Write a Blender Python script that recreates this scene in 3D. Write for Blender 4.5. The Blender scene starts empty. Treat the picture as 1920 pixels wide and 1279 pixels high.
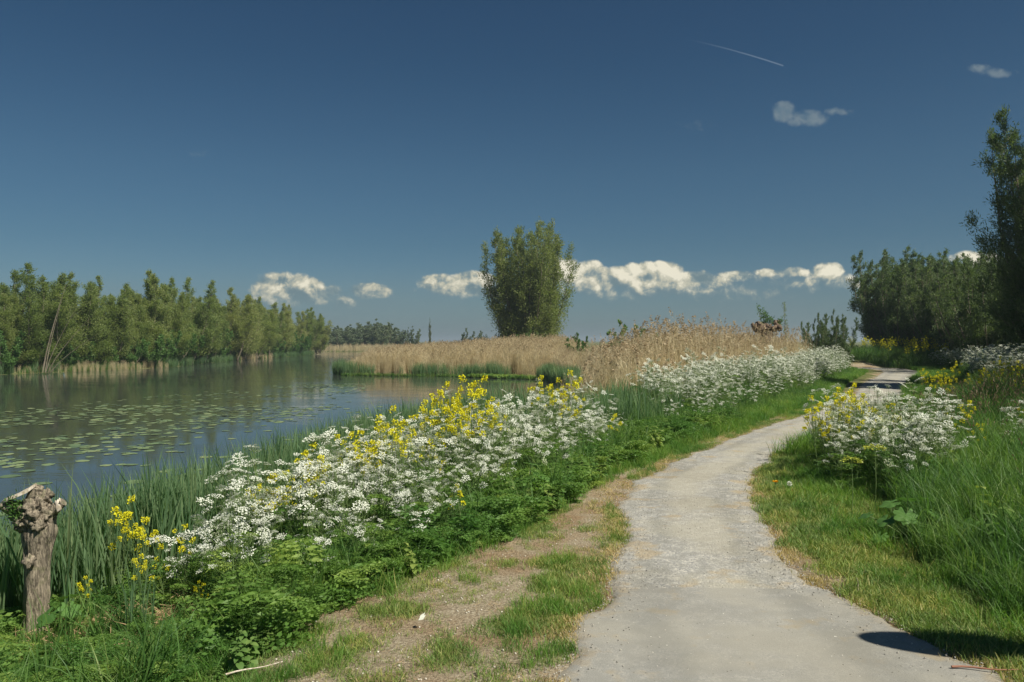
import bpy, math, random
import numpy as np
from mathutils import Vector, Matrix, Euler

R = np.random.default_rng(11)
random.seed(5)
SC = bpy.context.scene
COL = SC.collection
PI = math.pi

# ------------------------------------------------------------------ camera, world, sun, exposure
CAM_H = 1.6
HAZE = 0.0006
cam_d = bpy.data.cameras.new("camera")
cam_d.lens = 28.0; cam_d.sensor_width = 36.0; cam_d.sensor_fit = 'HORIZONTAL'
cam_d.clip_start = 0.05; cam_d.clip_end = 9000
cam = bpy.data.objects.new("camera", cam_d); COL.objects.link(cam)
cam.location = (0, 0, CAM_H); cam.rotation_euler = (math.radians(90), 0, 0)
SC.camera = cam

SUN_AZ = math.radians(129)      # clockwise from +Y
SUN_EL = math.radians(50)
sun_dir = Vector((math.sin(SUN_AZ) * math.cos(SUN_EL), math.cos(SUN_AZ) * math.cos(SUN_EL), math.sin(SUN_EL)))
sd = bpy.data.lights.new("sun", 'SUN'); sd.energy = 5.0; sd.angle = math.radians(0.55); sd.color = (1.0, 0.95, 0.83)
so = bpy.data.objects.new("sun", sd); COL.objects.link(so)
so.rotation_euler = sun_dir.to_track_quat('Z', 'Y').to_euler(); so.location = (30, -25, 40)

SC.view_settings.view_transform = 'Standard'; SC.view_settings.look = 'None'
SC.view_settings.exposure = 0.35; SC.view_settings.gamma = 1.0
SC.view_settings.use_curve_mapping = False
SC.cycles.max_bounces = 6; SC.cycles.diffuse_bounces = 3; SC.cycles.glossy_bounces = 2
SC.cycles.transmission_bounces = 2; SC.cycles.transparent_max_bounces = 4
SC.cycles.use_denoising = True; SC.cycles.volume_bounces = 0


class NT:
    """small helper for node trees"""
    def __init__(s, tree): s.t = tree; s.n = tree.nodes; s.l = tree.links
    def node(s, typ, **kw):
        n = s.n.new(typ)
        for k, v in kw.items(): setattr(n, k, v)
        return n
    def put(s, sock, v):
        if v is None: return
        if isinstance(v, (int, float, tuple, list)):
            if isinstance(v, (tuple, list)) and len(v) == 3 and sock.type == 'RGBA': v = (*v, 1)
            sock.default_value = v
        else: s.l.new(v, sock)
    def math(s, op, a, b=None, c=None, clamp=False):
        n = s.n.new('ShaderNodeMath'); n.operation = op; n.use_clamp = clamp
        s.put(n.inputs[0], a); s.put(n.inputs[1], b); s.put(n.inputs[2], c)
        return n.outputs[0]
    def vec(s, op, a, b=None, scale=None):
        n = s.n.new('ShaderNodeVectorMath'); n.operation = op
        s.put(n.inputs[0], a)
        if b is not None: s.put(n.inputs[1], b)
        if scale is not None: s.put(n.inputs['Scale'], scale)
        return n.outputs['Value'] if op in ('DOT_PRODUCT', 'LENGTH') else n.outputs[0]
    def mix(s, f, a, b, blend='MIX'):
        n = s.n.new('ShaderNodeMix'); n.data_type = 'RGBA'; n.blend_type = blend
        s.put(n.inputs[0], f); s.put(n.inputs[6], a); s.put(n.inputs[7], b)
        return n.outputs[2]
    def noise(s, vec, scale, detail=4, rough=0.55, dist=0.0, out=0):
        n = s.n.new('ShaderNodeTexNoise'); s.put(n.inputs['Vector'], vec)
        n.inputs['Scale'].default_value = scale; n.inputs['Detail'].default_value = detail
        n.inputs['Roughness'].default_value = rough; n.inputs['Distortion'].default_value = dist
        return n.outputs[out]
    def smooth(s, v, a, b, x=0.0, y=1.0):
        n = s.n.new('ShaderNodeMapRange'); n.interpolation_type = 'SMOOTHSTEP'
        s.put(n.inputs[0], v); s.put(n.inputs[1], a); s.put(n.inputs[2], b); s.put(n.inputs[3], x); s.put(n.inputs[4], y)
        return n.outputs[0]
    def ramp(s, v, stops):
        n = s.n.new('ShaderNodeValToRGB'); e = n.color_ramp.elements
        while len(e) < len(stops): e.new(0.5)
        for i, (p, c) in enumerate(stops): e[i].position = p; e[i].color = (*c, 1)
        s.put(n.inputs[0], v); return n.outputs[0]


world = bpy.data.worlds.new("World"); SC.world = world; world.use_nodes = True
world.cycles.sampling_method = 'MANUAL'; world.cycles.sample_map_resolution = 256
W = NT(world.node_tree); W.n.clear()
sky = W.node('ShaderNodeTexSky', sky_type='NISHITA', sun_disc=False, sun_elevation=SUN_EL, sun_rotation=SUN_AZ)
sky.air_density = 1.0; sky.dust_density = 0.6; sky.ozone_density = 1.6
tc = W.node('ShaderNodeTexCoord'); gen = tc.outputs['Generated']
sp = W.node('ShaderNodeSeparateXYZ'); W.l.new(gen, sp.inputs[0])
X, Y, Z = sp.outputs
ysafe = W.math('MAXIMUM', Y, 0.05)
u = W.math('DIVIDE', X, ysafe); v = W.math('DIVIDE', Z, ysafe)
front = W.smooth(Y, 0.15, 0.35)
elev = W.math('ABSOLUTE', Z)
# deep polarised blue overhead, grey-green blue at the horizon
tint = W.ramp(W.math('MULTIPLY', elev, 2.0, clamp=True),
              [(0.0, (0.150, 0.213, 0.30)), (0.10, (0.152, 0.210, 0.262)), (0.24, (0.128, 0.194, 0.232)),
               (0.41, (0.125, 0.193, 0.226)), (0.66, (0.100, 0.168, 0.206)), (1.0, (0.09, 0.152, 0.195))])
skyc = W.mix(1.0, sky.outputs[0], tint, 'MULTIPLY')
bg = W.node('ShaderNodeBackground'); W.put(bg.inputs[0], skyc); bg.inputs[1].default_value = 0.15
cb = W.node('ShaderNodeCombineXYZ'); W.put(cb.inputs[0], u); W.put(cb.inputs[1], v)
uv = cb.outputs[0]
def pu(px): return (px - 960) / 1493.0
def pv(py): return (639.5 - py) / 1493.0
# (px, py, half width, half height, weight) : cumulus banks by direction
CL = [(520, 545, 46, 26, 1.0), (560, 546, 44, 24, 1.0), (540, 560, 66, 14, .8), (600, 556, 26, 14, .55), (626, 545, 14, 9, .5), (645, 566, 26, 9, .35),
      (695, 545, 36, 12, .9), (820, 530, 32, 13, .95), (850, 536, 50, 14, .85), (885, 528, 40, 15, 1.0), (930, 545, 70, 12, .6),
      (1062, 506, 22, 20, 1.0), (1078, 522, 38, 22, 1.05), (1105, 508, 24, 16, .9), (1130, 524, 42, 18, .9), (1165, 515, 30, 13, .8),
      (1205, 507, 34, 14, 1.0), (1245, 506, 34, 14, 1.0), (1225, 524, 84, 14, .8), (1290, 524, 40, 13, .8), (1340, 528, 34, 10, .7),
      (1380, 518, 30, 9, .85), (1440, 512, 22, 7, .6), (1490, 512, 40, 8, .55), (1545, 512, 24, 14, .85), (1562, 506, 18, 12, .95), (1500, 530, 120, 14, .35),
      (1473, 212, 22, 15, .62), (1508, 222, 44, 13, .42), (1572, 210, 26, 7, .35), (1835, 128, 22, 7, .4), (1872, 136, 34, 8, .42),
      (1828, 486, 40, 12, .8), (1180, 545, 260, 14, .30), (1305, 238, 26, 7, .12), (375, 285, 16, 6, .1),
      (-150, 520, 90, 30, 1.0), (-420, 500, 120, 34, 1.0), (2150, 505, 90, 24, 1.0), (2420, 520, 140, 30, 1.0), (-900, 470, 200, 40, 1.0), (3000, 480, 220, 44, 1.0)]
dens = None; wt = None
for (px, py, a, b, w) in CL:
    d1 = W.vec('SUBTRACT', uv, (pu(px), pv(py), 0)); d2 = W.vec('MULTIPLY', d1, (1493.0 / (a * 1.12), 1493.0 / (b * 1.25), 0))
    dd = W.vec('DOT_PRODUCT', d2, d2)
    e = W.math('MULTIPLY_ADD', dd, -w, w)
    e = W.math('SUBTRACT', e, (1 - w) * 0.35)
    dens = e if dens is None else W.math('SMOOTH_MAX', dens, e, 0.25)
dens = W.math('MAXIMUM', dens, -3.0)
warp = W.noise(uv, 26, 2, .5, out=1)
uvw = W.vec('ADD', uv, W.vec('SCALE', W.vec('SUBTRACT', warp, (.5, .5, .5)), scale=0.016))
n1 = W.noise(uvw, 34, 6, .60)
uvo = W.vec('ADD', uvw, (0.0040, 0.0085, 0))
n2 = W.noise(uvo, 34, 4, .60)
field = W.math('ADD', dens, W.math('MULTIPLY', W.math('SUBTRACT', n1, .34), 2.0))
alpha = W.math('MULTIPLY', W.math('MULTIPLY', W.smooth(field, 0.0, 0.62), W.smooth(v, .040, .066, .45, 1.0)), front)
relief = W.math('ADD', W.math('MULTIPLY', W.math('SUBTRACT', n1, n2), 3.4), W.smooth(v, .050, .096, -.34, .20))
lit = W.math('ADD', W.math('ADD', W.math('MULTIPLY', dens, .22), relief), 0.46, clamp=True)
ccol = W.ramp(lit, [(0.0, (0.125, 0.185, 0.205)), (0.30, (0.20, 0.25, 0.25)), (0.62, (0.43, 0.42, 0.33)), (1.0, (0.68, 0.64, 0.51))])
# higher thin clouds are greyer
hi = W.smooth(v, 0.14, 0.24)
ccol = W.mix(W.math('MULTIPLY', hi, .85), ccol, (0.155, 0.215, 0.245))
alpha = W.math('MULTIPLY', alpha, W.math('SUBTRACT', 1.0, W.math('MULTIPLY', hi, .52)))
# soft grey veil under the cumulus
veil = W.math('MULTIPLY', W.math('MULTIPLY', W.smooth(v, 0.004, 0.035), W.smooth(v, 0.10, 0.045)), W.smooth(W.noise(uv, 5, 4, .5), .42, .66))
veil = W.math('MULTIPLY', W.math('MULTIPLY', veil, .30), front)
# contrail: a thin fading streak
ax, ay, bx_, by_ = pu(1290), pv(74), pu(1470), pv(124)
L = math.hypot(bx_ - ax, by_ - ay); tx, ty = (bx_ - ax) / L, (by_ - ay) / L
dv = W.vec('SUBTRACT', uv, (ax, ay, 0))
al = W.math('DIVIDE', W.vec('DOT_PRODUCT', dv, (tx, ty, 0)), L)
bow = W.math('MULTIPLY', W.math('MULTIPLY', al, W.math('SUBTRACT', 1.0, al)), 0.007)
pe = W.math('ABSOLUTE', W.math('SUBTRACT', W.vec('DOT_PRODUCT', dv, (-ty, tx, 0)), bow))
trail = W.math('MULTIPLY', W.smooth(pe, 0.0014, 0.0003), W.math('MULTIPLY', W.smooth(al, -0.1, 0.9), W.smooth(al, 1.0, .985)))
trail = W.math('MULTIPLY', W.math('MULTIPLY', trail, .36), front)
fin = W.mix(veil, (0, 0, 0), (1, 1, 1))
bgv = W.node('ShaderNodeBackground'); bgv.inputs[0].default_value = (0.130, 0.185, 0.208, 1)
bgc = W.node('ShaderNodeBackground'); W.put(bgc.inputs[0], ccol)
bgt = W.node('ShaderNodeBackground'); bgt.inputs[0].default_value = (0.22, 0.28, 0.36, 1)
def mshader(nt, f, a, b):
    m = nt.node('ShaderNodeMixShader'); nt.put(m.inputs[0], f); nt.l.new(a, m.inputs[1]); nt.l.new(b, m.inputs[2]); return m.outputs[0]
s1 = mshader(W, veil, bg.outputs[0], bgv.outputs[0])
s2 = mshader(W, alpha, s1, bgc.outputs[0])
s3 = mshader(W, trail, s2, bgt.outputs[0])
wo = W.node('ShaderNodeOutputWorld'); W.l.new(s3, wo.inputs[0])

# ------------------------------------------------------------------ materials
def new_mat(name):
    m = bpy.data.materials.new(name); m.use_nodes = True
    t = NT(m.node_tree); t.n.clear()
    o = t.node('ShaderNodeOutputMaterial'); t.out = o.inputs[0]
    return m, t

def leaf_mat(name, c1, c2, c3=None, trans=0.35, rough=0.5, tcol=1.25, obj_amt=0.5, spec=0.25, big=0.0, gain=None, tan=False):
    """thin foliage: colour varies leaf by leaf (attribute v) and plant by plant (object random)"""
    if gain is None: gain = (1.80 if big else 1.45) if c1[0] < .2 else 1.0
    c1, c2, c3 = [None if c is None else tuple(min(q * gain, .9) for q in c) for c in (c1, c2, c3)]
    m, t = new_mat(name)
    at = t.node('ShaderNodeAttribute', attribute_name='v')
    oi = t.node('ShaderNodeObjectInfo')
    f = t.math('ADD', t.math('MULTIPLY', at.outputs['Fac'], 1 - obj_amt), t.math('MULTIPLY', oi.outputs['Random'], obj_amt))
    stops = [(0.1, c1), (0.9, c2)] if c3 is None else [(0.08, c1), (0.55, c2), (0.95, c3)]
    col = t.ramp(f, stops)
    if big:
        g = t.node('ShaderNodeNewGeometry')
        nz = t.noise(g.outputs['Position'], big, 3)
        col = t.mix(t.smooth(nz, .34, .66), t.mix(1.0, col, (.74, .82, .80), 'MULTIPLY'), t.mix(1.0, col, (1.22, 1.06, .95), 'MULTIPLY'))
    p = t.node('ShaderNodeBsdfPrincipled'); t.put(p.inputs['Base Color'], col)
    p.inputs['Roughness'].default_value = rough; p.inputs['Specular IOR Level'].default_value = spec
    if trans > 0:
        tr = t.node('ShaderNodeBsdfTranslucent')
        t.put(tr.inputs[0], t.mix(1.0, col, (1.0 * tcol, 1.0 * tcol, .9 * tcol) if tan or gain == 1.0 else (1.15 * tcol, 1.25 * tcol, .6 * tcol), 'MULTIPLY'))
        t.l.new(mshader(t, trans, p.outputs[0], tr.outputs[0]), t.out)
    else: t.l.new(p.outputs[0], t.out)
    return m

M = {}
M['grass'] = leaf_mat('grass_blades', (.045, .105, .018), (.085, .17, .032), (.20, .21, .075), .4, big=1.3)
M['turf'] = leaf_mat('turf_blades', (.075, .125, .030), (.11, .165, .042), (.26, .24, .10), .3, obj_amt=.6, big=1.3)
M['dryturf'] = leaf_mat('dry_turf', (.14, .14, .05), (.30, .24, .11), (.44, .34, .18), .3)
M['tallgrass'] = leaf_mat('tall_grass', (.032, .078, .018), (.062, .125, .030), (.15, .20, .075), .4, big=1.3)
M['reedgreen'] = leaf_mat('green_reed', (.065, .128, .060), (.115, .180, .088), (.18, .22, .11), .45)
M['reedtan'] = leaf_mat('dry_reed', (.50, .405, .235), (.66, .56, .355), (.78, .70, .49), .45, tcol=1.05, obj_amt=.35, tan=True)
M['plume'] = leaf_mat('reed_plume', (.36, .27, .16), (.56, .45, .29), None, .35, tcol=1.0)
M['weed'] = leaf_mat('weed_leaves', (.028, .070, .018), (.066, .125, .032), (.14, .19, .055), .35, big=1.3)
M['fern'] = leaf_mat('parsley_leaves', (.038, .090, .018), (.078, .145, .032), (.16, .22, .055), .35, big=1.3)
M['stem'] = leaf_mat('green_stems', (.08, .14, .04), (.14, .19, .07), None, .15)
M['white'] = leaf_mat('white_petals', (.76, .79, .67), (.88, .89, .80), None, .3, tcol=.95, spec=.1)
M['yellow'] = leaf_mat('yellow_petals', (.70, .64, .015), (.80, .76, .04), None, .25, tcol=.8, spec=.1)
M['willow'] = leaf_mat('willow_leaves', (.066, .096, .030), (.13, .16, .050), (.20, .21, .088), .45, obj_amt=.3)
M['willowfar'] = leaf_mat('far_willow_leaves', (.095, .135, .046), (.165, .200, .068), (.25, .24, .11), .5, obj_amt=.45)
M['willowdark'] = leaf_mat('dark_willow_leaves', (.048, .078, .034), (.082, .118, .050), (.14, .17, .08), .4, obj_amt=.3)
M['shrub'] = leaf_mat('shrub_leaves', (.045, .095, .025), (.075, .14, .038), (.12, .19, .06), .35, obj_amt=.45)
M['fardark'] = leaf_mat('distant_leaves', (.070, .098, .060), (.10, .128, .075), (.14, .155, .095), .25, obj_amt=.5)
M['pad'] = leaf_mat('lily_pad', (.070, .105, .048), (.12, .165, .068), (.18, .21, .09), 0, .38, spec=.4)
M['straw'] = leaf_mat('straw', (.30, .20, .10), (.46, .34, .19), None, .1, tcol=.8)
M['red'] = leaf_mat('grass_seed', (.20, .12, .075), (.34, .26, .16), None, .3, tcol=.8)
M['lime'] = leaf_mat('lime_flowers', (.32, .38, .05), (.48, .50, .08), None, .3)

def bark_mat(name, c1, c2, scale=22, bump=.5):
    m, t = new_mat(name)
    tcn = t.node('ShaderNodeTexCoord'); mp = t.node('ShaderNodeMapping'); t.l.new(tcn.outputs['Object'], mp.inputs[0])
    mp.inputs['Scale'].default_value = (1, 1, .22)
    n = t.noise(mp.outputs[0], scale, 7, .65, .6); n2 = t.noise(tcn.outputs['Object'], scale * .3, 4, .6)
    col = t.mix(t.smooth(n, .35, .62), c1, c2)
    col = t.mix(t.math('MULTIPLY', t.smooth(n2, .5, .68), .45), col, (.16, .17, .07))
    p = t.node('ShaderNodeBsdfPrincipled'); t.put(p.inputs['Base Color'], col); p.inputs['Roughness'].default_value = .9
    b = t.node('ShaderNodeBump'); t.put(b.inputs['Height'], n); b.inputs['Strength'].default_value = bump; b.inputs['Distance'].default_value = .02
    t.l.new(b.outputs[0], p.inputs['Normal']); t.l.new(p.outputs[0], t.out)
    return m
M['bark'] = bark_mat('willow_bark', (.11, .085, .06), (.24, .20, .15), 6)
M['stump'] = bark_mat('stump_bark', (.085, .07, .05), (.36, .30, .22), 60, 1.0)
M['cut'] = bark_mat('cut_wood', (.42, .33, .24), (.68, .60, .50), 50, .3)
M['burl'] = bark_mat('burl_bark', (.06, .04, .026), (.18, .125, .085), 9, 1.0)

def stone_mat(name, c1, c2):
    m, t = new_mat(name); oi = t.node('ShaderNodeObjectInfo')
    p = t.node('ShaderNodeBsdfPrincipled'); t.put(p.inputs['Base Color'], t.mix(oi.outputs['Random'], c1, c2)); p.inputs['Roughness'].default_value = .85
    t.l.new(p.outputs[0], t.out); return m
M['stone'] = stone_mat('pebble', (.20, .19, .17), (.58, .54, .46))
M['paleshell'] = stone_mat('pale_chip', (.42, .37, .29), (.74, .69, .59))

def flat_mat(name, c, rough=.6, metal=0):
    m, t = new_mat(name); p = t.node('ShaderNodeBsdfPrincipled'); p.inputs['Base Color'].default_value = (*c, 1)
    p.inputs['Roughness'].default_value = rough; p.inputs['Metallic'].default_value = metal; t.l.new(p.outputs[0], t.out); return m
M['galv'] = flat_mat('galvanised_steel', (.45, .46, .47), .45, .8)
M['signface'] = flat_mat('white_sign_face', (.78, .78, .76), .35)
M['signrim'] = flat_mat('red_sign_rim', (.55, .03, .03), .35)

# ------------------------------------------------------------------ numpy noise and geometry helpers
def vnoise(x, y, seed=0):
    x = np.asarray(x, float); y = np.asarray(y, float)
    xi = np.floor(x).astype(np.int64); yi = np.floor(y).astype(np.int64)
    fx = x - xi; fy = y - yi; fx = fx * fx * (3 - 2 * fx); fy = fy * fy * (3 - 2 * fy)
    def h(a, b):
        n = (a * 374761393 + b * 668265263 + seed * 974634777) & 0x7fffffff
        n = ((n ^ (n >> 13)) * 1274126177) & 0x7fffffff
        return ((n ^ (n >> 16)) & 0xffff) / 65535.0
    return (h(xi, yi) * (1 - fx) + h(xi + 1, yi) * fx) * (1 - fy) + (h(xi, yi + 1) * (1 - fx) + h(xi + 1, yi + 1) * fx) * fy
def fbm(x, y, seed=0, o=4):
    s = 0; a = .5
    for i in range(o): s = s + a * vnoise(x * 2 ** i, y * 2 ** i, seed + i); a *= .5
    return s / (1 - .5 ** o)
def inpoly(x, y, P):
    x = np.asarray(x); y = np.asarray(y); c = np.zeros(x.shape, bool); n = len(P)
    for i in range(n):
        x1, y1 = P[i]; x2, y2 = P[(i + 1) % n]
        if y1 == y2: continue
        k = ((y1 > y) != (y2 > y)) & (x < (x2 - x1) * (y - y1) / (y2 - y1) + x1)
        c ^= k
    return c
def pdist(x, y, P, closed=False):
    x = np.asarray(x, float); y = np.asarray(y, float); d = np.full(x.shape, 1e9)
    n = len(P)
    for i in range(n if closed else n - 1):
        ax, ay = P[i]; bx, by = P[(i + 1) % n]; dx, dy = bx - ax, by - ay
        t = np.clip(((x - ax) * dx + (y - ay) * dy) / (dx * dx + dy * dy), 0, 1)
        d = np.minimum(d, np.hypot(x - ax - t * dx, y - ay - t * dy))
    return d
def sstep(v, a, b):
    t = np.clip((v - a) / (b - a), 0, 1); return t * t * (3 - 2 * t)
def sample_poly(P, n, rng=R):
    xs = [p[0] for p in P]; ys = [p[1] for p in P]; ox = []; oy = []; got = 0
    while got < n:
        x = rng.uniform(min(xs), max(xs), n * 2); y = rng.uniform(min(ys), max(ys), n * 2); k = inpoly(x, y, P)
        ox.append(x[k]); oy.append(y[k]); got += int(k.sum())
    return np.concatenate(ox)[:n], np.concatenate(oy)[:n]

class Geo:
    """collects polygons with a per-vertex value v and a material index, links them as one mesh"""
    def __init__(s): s.v = []; s.f = []; s.a = []; s.m = []; s.n = 0
    def add(s, verts, faces, val=0.5, mat=0):
        verts = np.asarray(verts, float).reshape(-1, 3)
        faces = np.asarray(faces, np.int64)
        s.v.append(verts); s.f.append(faces + s.n); s.m.append(np.full(len(faces), mat, np.int32))
        s.a.append(np.broadcast_to(np.asarray(val, float), (len(verts),)).copy()); s.n += len(verts)
    def mesh(s, name, mats, smooth=False):
        V = np.concatenate(s.v); A = np.concatenate(s.a)
        me = bpy.data.meshes.new(name)
        tot = sum(f.size for f in s.f); nf = sum(len(f) for f in s.f)
        loops = np.concatenate([f.ravel() for f in s.f]); sizes = np.concatenate([np.full(len(f), f.shape[1]) for f in s.f])
        me.vertices.add(len(V)); me.vertices.foreach_set('co', V.ravel())
        me.loops.add(tot); me.loops.foreach_set('vertex_index', loops)
        me.polygons.add(nf)
        st = np.zeros(nf, np.int64); st[1:] = np.cumsum(sizes)[:-1]
        me.polygons.foreach_set('loop_start', st)
        me.polygons.foreach_set('material_index', np.concatenate(s.m))
        if smooth: me.polygons.foreach_set('use_smooth', np.ones(nf, bool))
        me.update(calc_edges=True)
        at = me.attributes.new('v', 'FLOAT', 'POINT'); at.data.foreach_set('value', A)
        for m in mats: me.materials.append(m)
        return me

def norm(a): return a / np.maximum(np.linalg.norm(a, axis=-1, keepdims=True), 1e-9)
def diamonds(g, c, d, L, Wd, val, mat=0, rng=R):
    """thin leaf quads at points c along directions d"""
    n = len(c); d = norm(d); r = norm(rng.normal(size=(n, 3))); s = norm(np.cross(d, r))
    L = np.broadcast_to(np.asarray(L, float), (n,))[:, None]; Wd = np.broadcast_to(np.asarray(Wd, float), (n,))[:, None]
    a = c; b = c + d * L * .45 + s * Wd * .5; e = c + d * L; f = c + d * L * .45 - s * Wd * .5
    V = np.stack([a, b, e, f], 1).reshape(-1, 3)
    F = np.arange(n * 4).reshape(n, 4)
    g.add(V, F, np.repeat(np.broadcast_to(np.asarray(val, float), (n,)), 4), mat)
def blades(g, base, az, H, lean, Wd, val, K=4, curl=1.8, mat=0, rng=R, basew=.7):
    """tapering grass blades: strips of K segments"""
    n = len(base); t = np.linspace(0, 1, K + 1)[None, :]
    H = np.broadcast_to(np.asarray(H, float), (n,))[:, None]; lean = np.broadcast_to(np.asarray(lean, float), (n,))[:, None]
    out = H * lean * t ** curl
    up = H * (t - .35 * lean ** 1.3 * t ** (curl + 1))
    ca, sa = np.cos(az)[:, None], np.sin(az)[:, None]
    P = np.stack([base[:, 0:1] + ca * out, base[:, 1:2] + sa * out, base[:, 2:3] + up], -1)
    ta = az + rng.uniform(-1.2, 1.2, n) + PI / 2
    side = np.stack([np.cos(ta), np.sin(ta), np.zeros(n)], -1)[:, None, :]
    w = np.broadcast_to(np.asarray(Wd, float), (n,))[:, None] * (basew + (1 - basew) * np.sin(np.minimum(t * 2.2, 1) * PI / 2)) * (1 - t ** 2.2) + .0004
    A = P - side * w[..., None] * .5; B = P + side * w[..., None] * .5
    V = np.stack([A, B], 2).reshape(-1, 3)
    k = np.arange(K); q = np.stack([2 * k, 2 * k + 1, 2 * k + 3, 2 * k + 2], -1)
    F = (q[None] + (np.arange(n) * 2 * (K + 1))[:, None, None]).reshape(-1, 4)
    g.add(V, F, np.repeat(np.broadcast_to(np.asarray(val, float), (n,)), 2 * (K + 1)), mat)
    return P
def tube(g, pts, rad, sides=6, val=.5, mat=0, cap=True):
    pts = np.asarray(pts, float); n = len(pts); rad = np.broadcast_to(np.asarray(rad, float), (n,))
    T = norm(np.gradient(pts, axis=0)); ref = np.array([0.31, 0.95, 0.05]); U = norm(np.cross(T, ref)); Vv = np.cross(T, U)
    a = np.linspace(0, 2 * PI, sides, endpoint=False)
    V = pts[:, None] + rad[:, None, None] * (np.cos(a)[None, :, None] * U[:, None] + np.sin(a)[None, :, None] * Vv[:, None])
    i = np.arange(n - 1)[:, None] * sides; j = np.arange(sides)[None]; j2 = (j + 1) % sides
    F = np.stack([i + j, i + j2, i + sides + j2, i + sides + j], -1).reshape(-1, 4)
    g.add(V.reshape(-1, 3), F, val, mat)
def broadleaf(g, p, d, L, Wd, val, mat=0, fold=.12, droop=.3, prof=((0, .12), (.22, .85), (.5, 1.0), (.78, .6), (1, .03))):
    """a folded, drooping leaf with a midrib"""
    d = np.asarray(d, float); d = d / np.linalg.norm(d); s = np.cross(d, (0, 0, 1.0)); s /= max(np.linalg.norm(s), 1e-6)
    up = np.cross(s, d); V = []
    for t, w in prof:
        c = np.asarray(p) + d * L * t - np.array([0, 0, 1]) * droop * L * t * t
        V += [c - s * Wd * .5 * w + up * fold * Wd * w, c, c + s * Wd * .5 * w + up * fold * Wd * w]
    F = []
    for i in range(len(prof) - 1):
        k = 3 * i; F += [(k, k + 1, k + 4, k + 3), (k + 1, k + 2, k + 5, k + 4)]
    g.add(V, F, val, mat)

def obj(name, me, parent=None, **props):
    o = bpy.data.objects.new(name, me); COL.objects.link(o)
    if parent is not None: o.parent = parent
    for k, val in props.items(): o[k] = val
    return o
def thing(name, label, cat, loc=(0, 0, 0), rz=0, scale=1, group=None):
    o = bpy.data.objects.new(name, None); COL.objects.link(o); o.empty_display_size = .1
    o.location = loc; o.rotation_euler = (0, 0, rz); o.scale = (scale,) * 3 if not isinstance(scale, tuple) else scale
    o['label'] = label; o['category'] = cat
    if group: o['group'] = group
    return o
def copy_tree(o, parent=None):
    c = o.copy(); COL.objects.link(c); c.parent = parent
    for ch in o.children: copy_tree(ch, c)
    return c

# scattered stuff: geometry nodes instances on points
def make_scatter():
    ng = bpy.data.node_groups.new('scatter', 'GeometryNodeTree')
    ng.interface.new_socket(name='Geometry', in_out='INPUT', socket_type='NodeSocketGeometry')
    ng.interface.new_socket(name='Plants', in_out='INPUT', socket_type='NodeSocketCollection')
    ng.interface.new_socket(name='Geometry', in_out='OUTPUT', socket_type='NodeSocketGeometry')
    gi = ng.nodes.new('NodeGroupInput'); go = ng.nodes.new('NodeGroupOutput')
    ci = ng.nodes.new('GeometryNodeCollectionInfo'); ip = ng.nodes.new('GeometryNodeInstanceOnPoints')
    ci.inputs['Separate Children'].default_value = True; ci.inputs['Reset Children'].default_value = True
    ip.inputs['Pick Instance'].default_value = True
    ng.links.new(gi.outputs['Geometry'], ip.inputs['Points']); ng.links.new(gi.outputs['Plants'], ci.inputs[0])
    ng.links.new(ci.outputs[0], ip.inputs['Instance'])
    for nm, ty, so_ in (('rot', 'FLOAT_VECTOR', 'Rotation'), ('scl', 'FLOAT_VECTOR', 'Scale'), ('idx', 'INT', 'Instance Index')):
        a = ng.nodes.new('GeometryNodeInputNamedAttribute'); a.data_type = ty; a.inputs['Name'].default_value = nm
        ng.links.new(a.outputs['Attribute'], ip.inputs[so_])
    ng.links.new(ip.outputs[0], go.inputs[0])
    return ng
SCAT = make_scatter()
def variants(name, meshes):
    c = bpy.data.collections.new(name + '_kinds')
    for i, me in enumerate(meshes): c.objects.link(bpy.data.objects.new(name + '_piece', me))
    return c
def scatter(name, coll, x, y, z, scl, tilt=0.12, rng=R, label=None, cat=None, rz=None, lean=None, sz=None):
    n = len(x); me = bpy.data.meshes.new(name)
    me.vertices.add(n); me.vertices.foreach_set('co', np.stack([x, y, z], -1).ravel())
    rot = np.stack([rng.normal(0, tilt, n), rng.normal(0, tilt, n), rng.uniform(0, 2 * PI, n) if rz is None else rz], -1)
    a = me.attributes.new('rot', 'FLOAT_VECTOR', 'POINT'); a.data.foreach_set('vector', rot.ravel())
    s = np.broadcast_to(np.asarray(scl, float), (n,)); s3 = np.stack([s, s, s * (1 if sz is None else sz)], -1)
    a = me.attributes.new('scl', 'FLOAT_VECTOR', 'POINT'); a.data.foreach_set('vector', s3.ravel())
    a = me.attributes.new('idx', 'INT', 'POINT'); a.data.foreach_set('value', rng.integers(0, len(coll.objects), n).astype(np.int32))
    o = obj(name, me, kind='stuff')
    if label: o['label'] = label
    if cat: o['category'] = cat
    md = o.modifiers.new('scatter', 'NODES'); md.node_group = SCAT
    sid = [i.identifier for i in SCAT.interface.items_tree if getattr(i, 'name', '') == 'Plants'][0]
    md[sid] = coll
    return o

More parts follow.
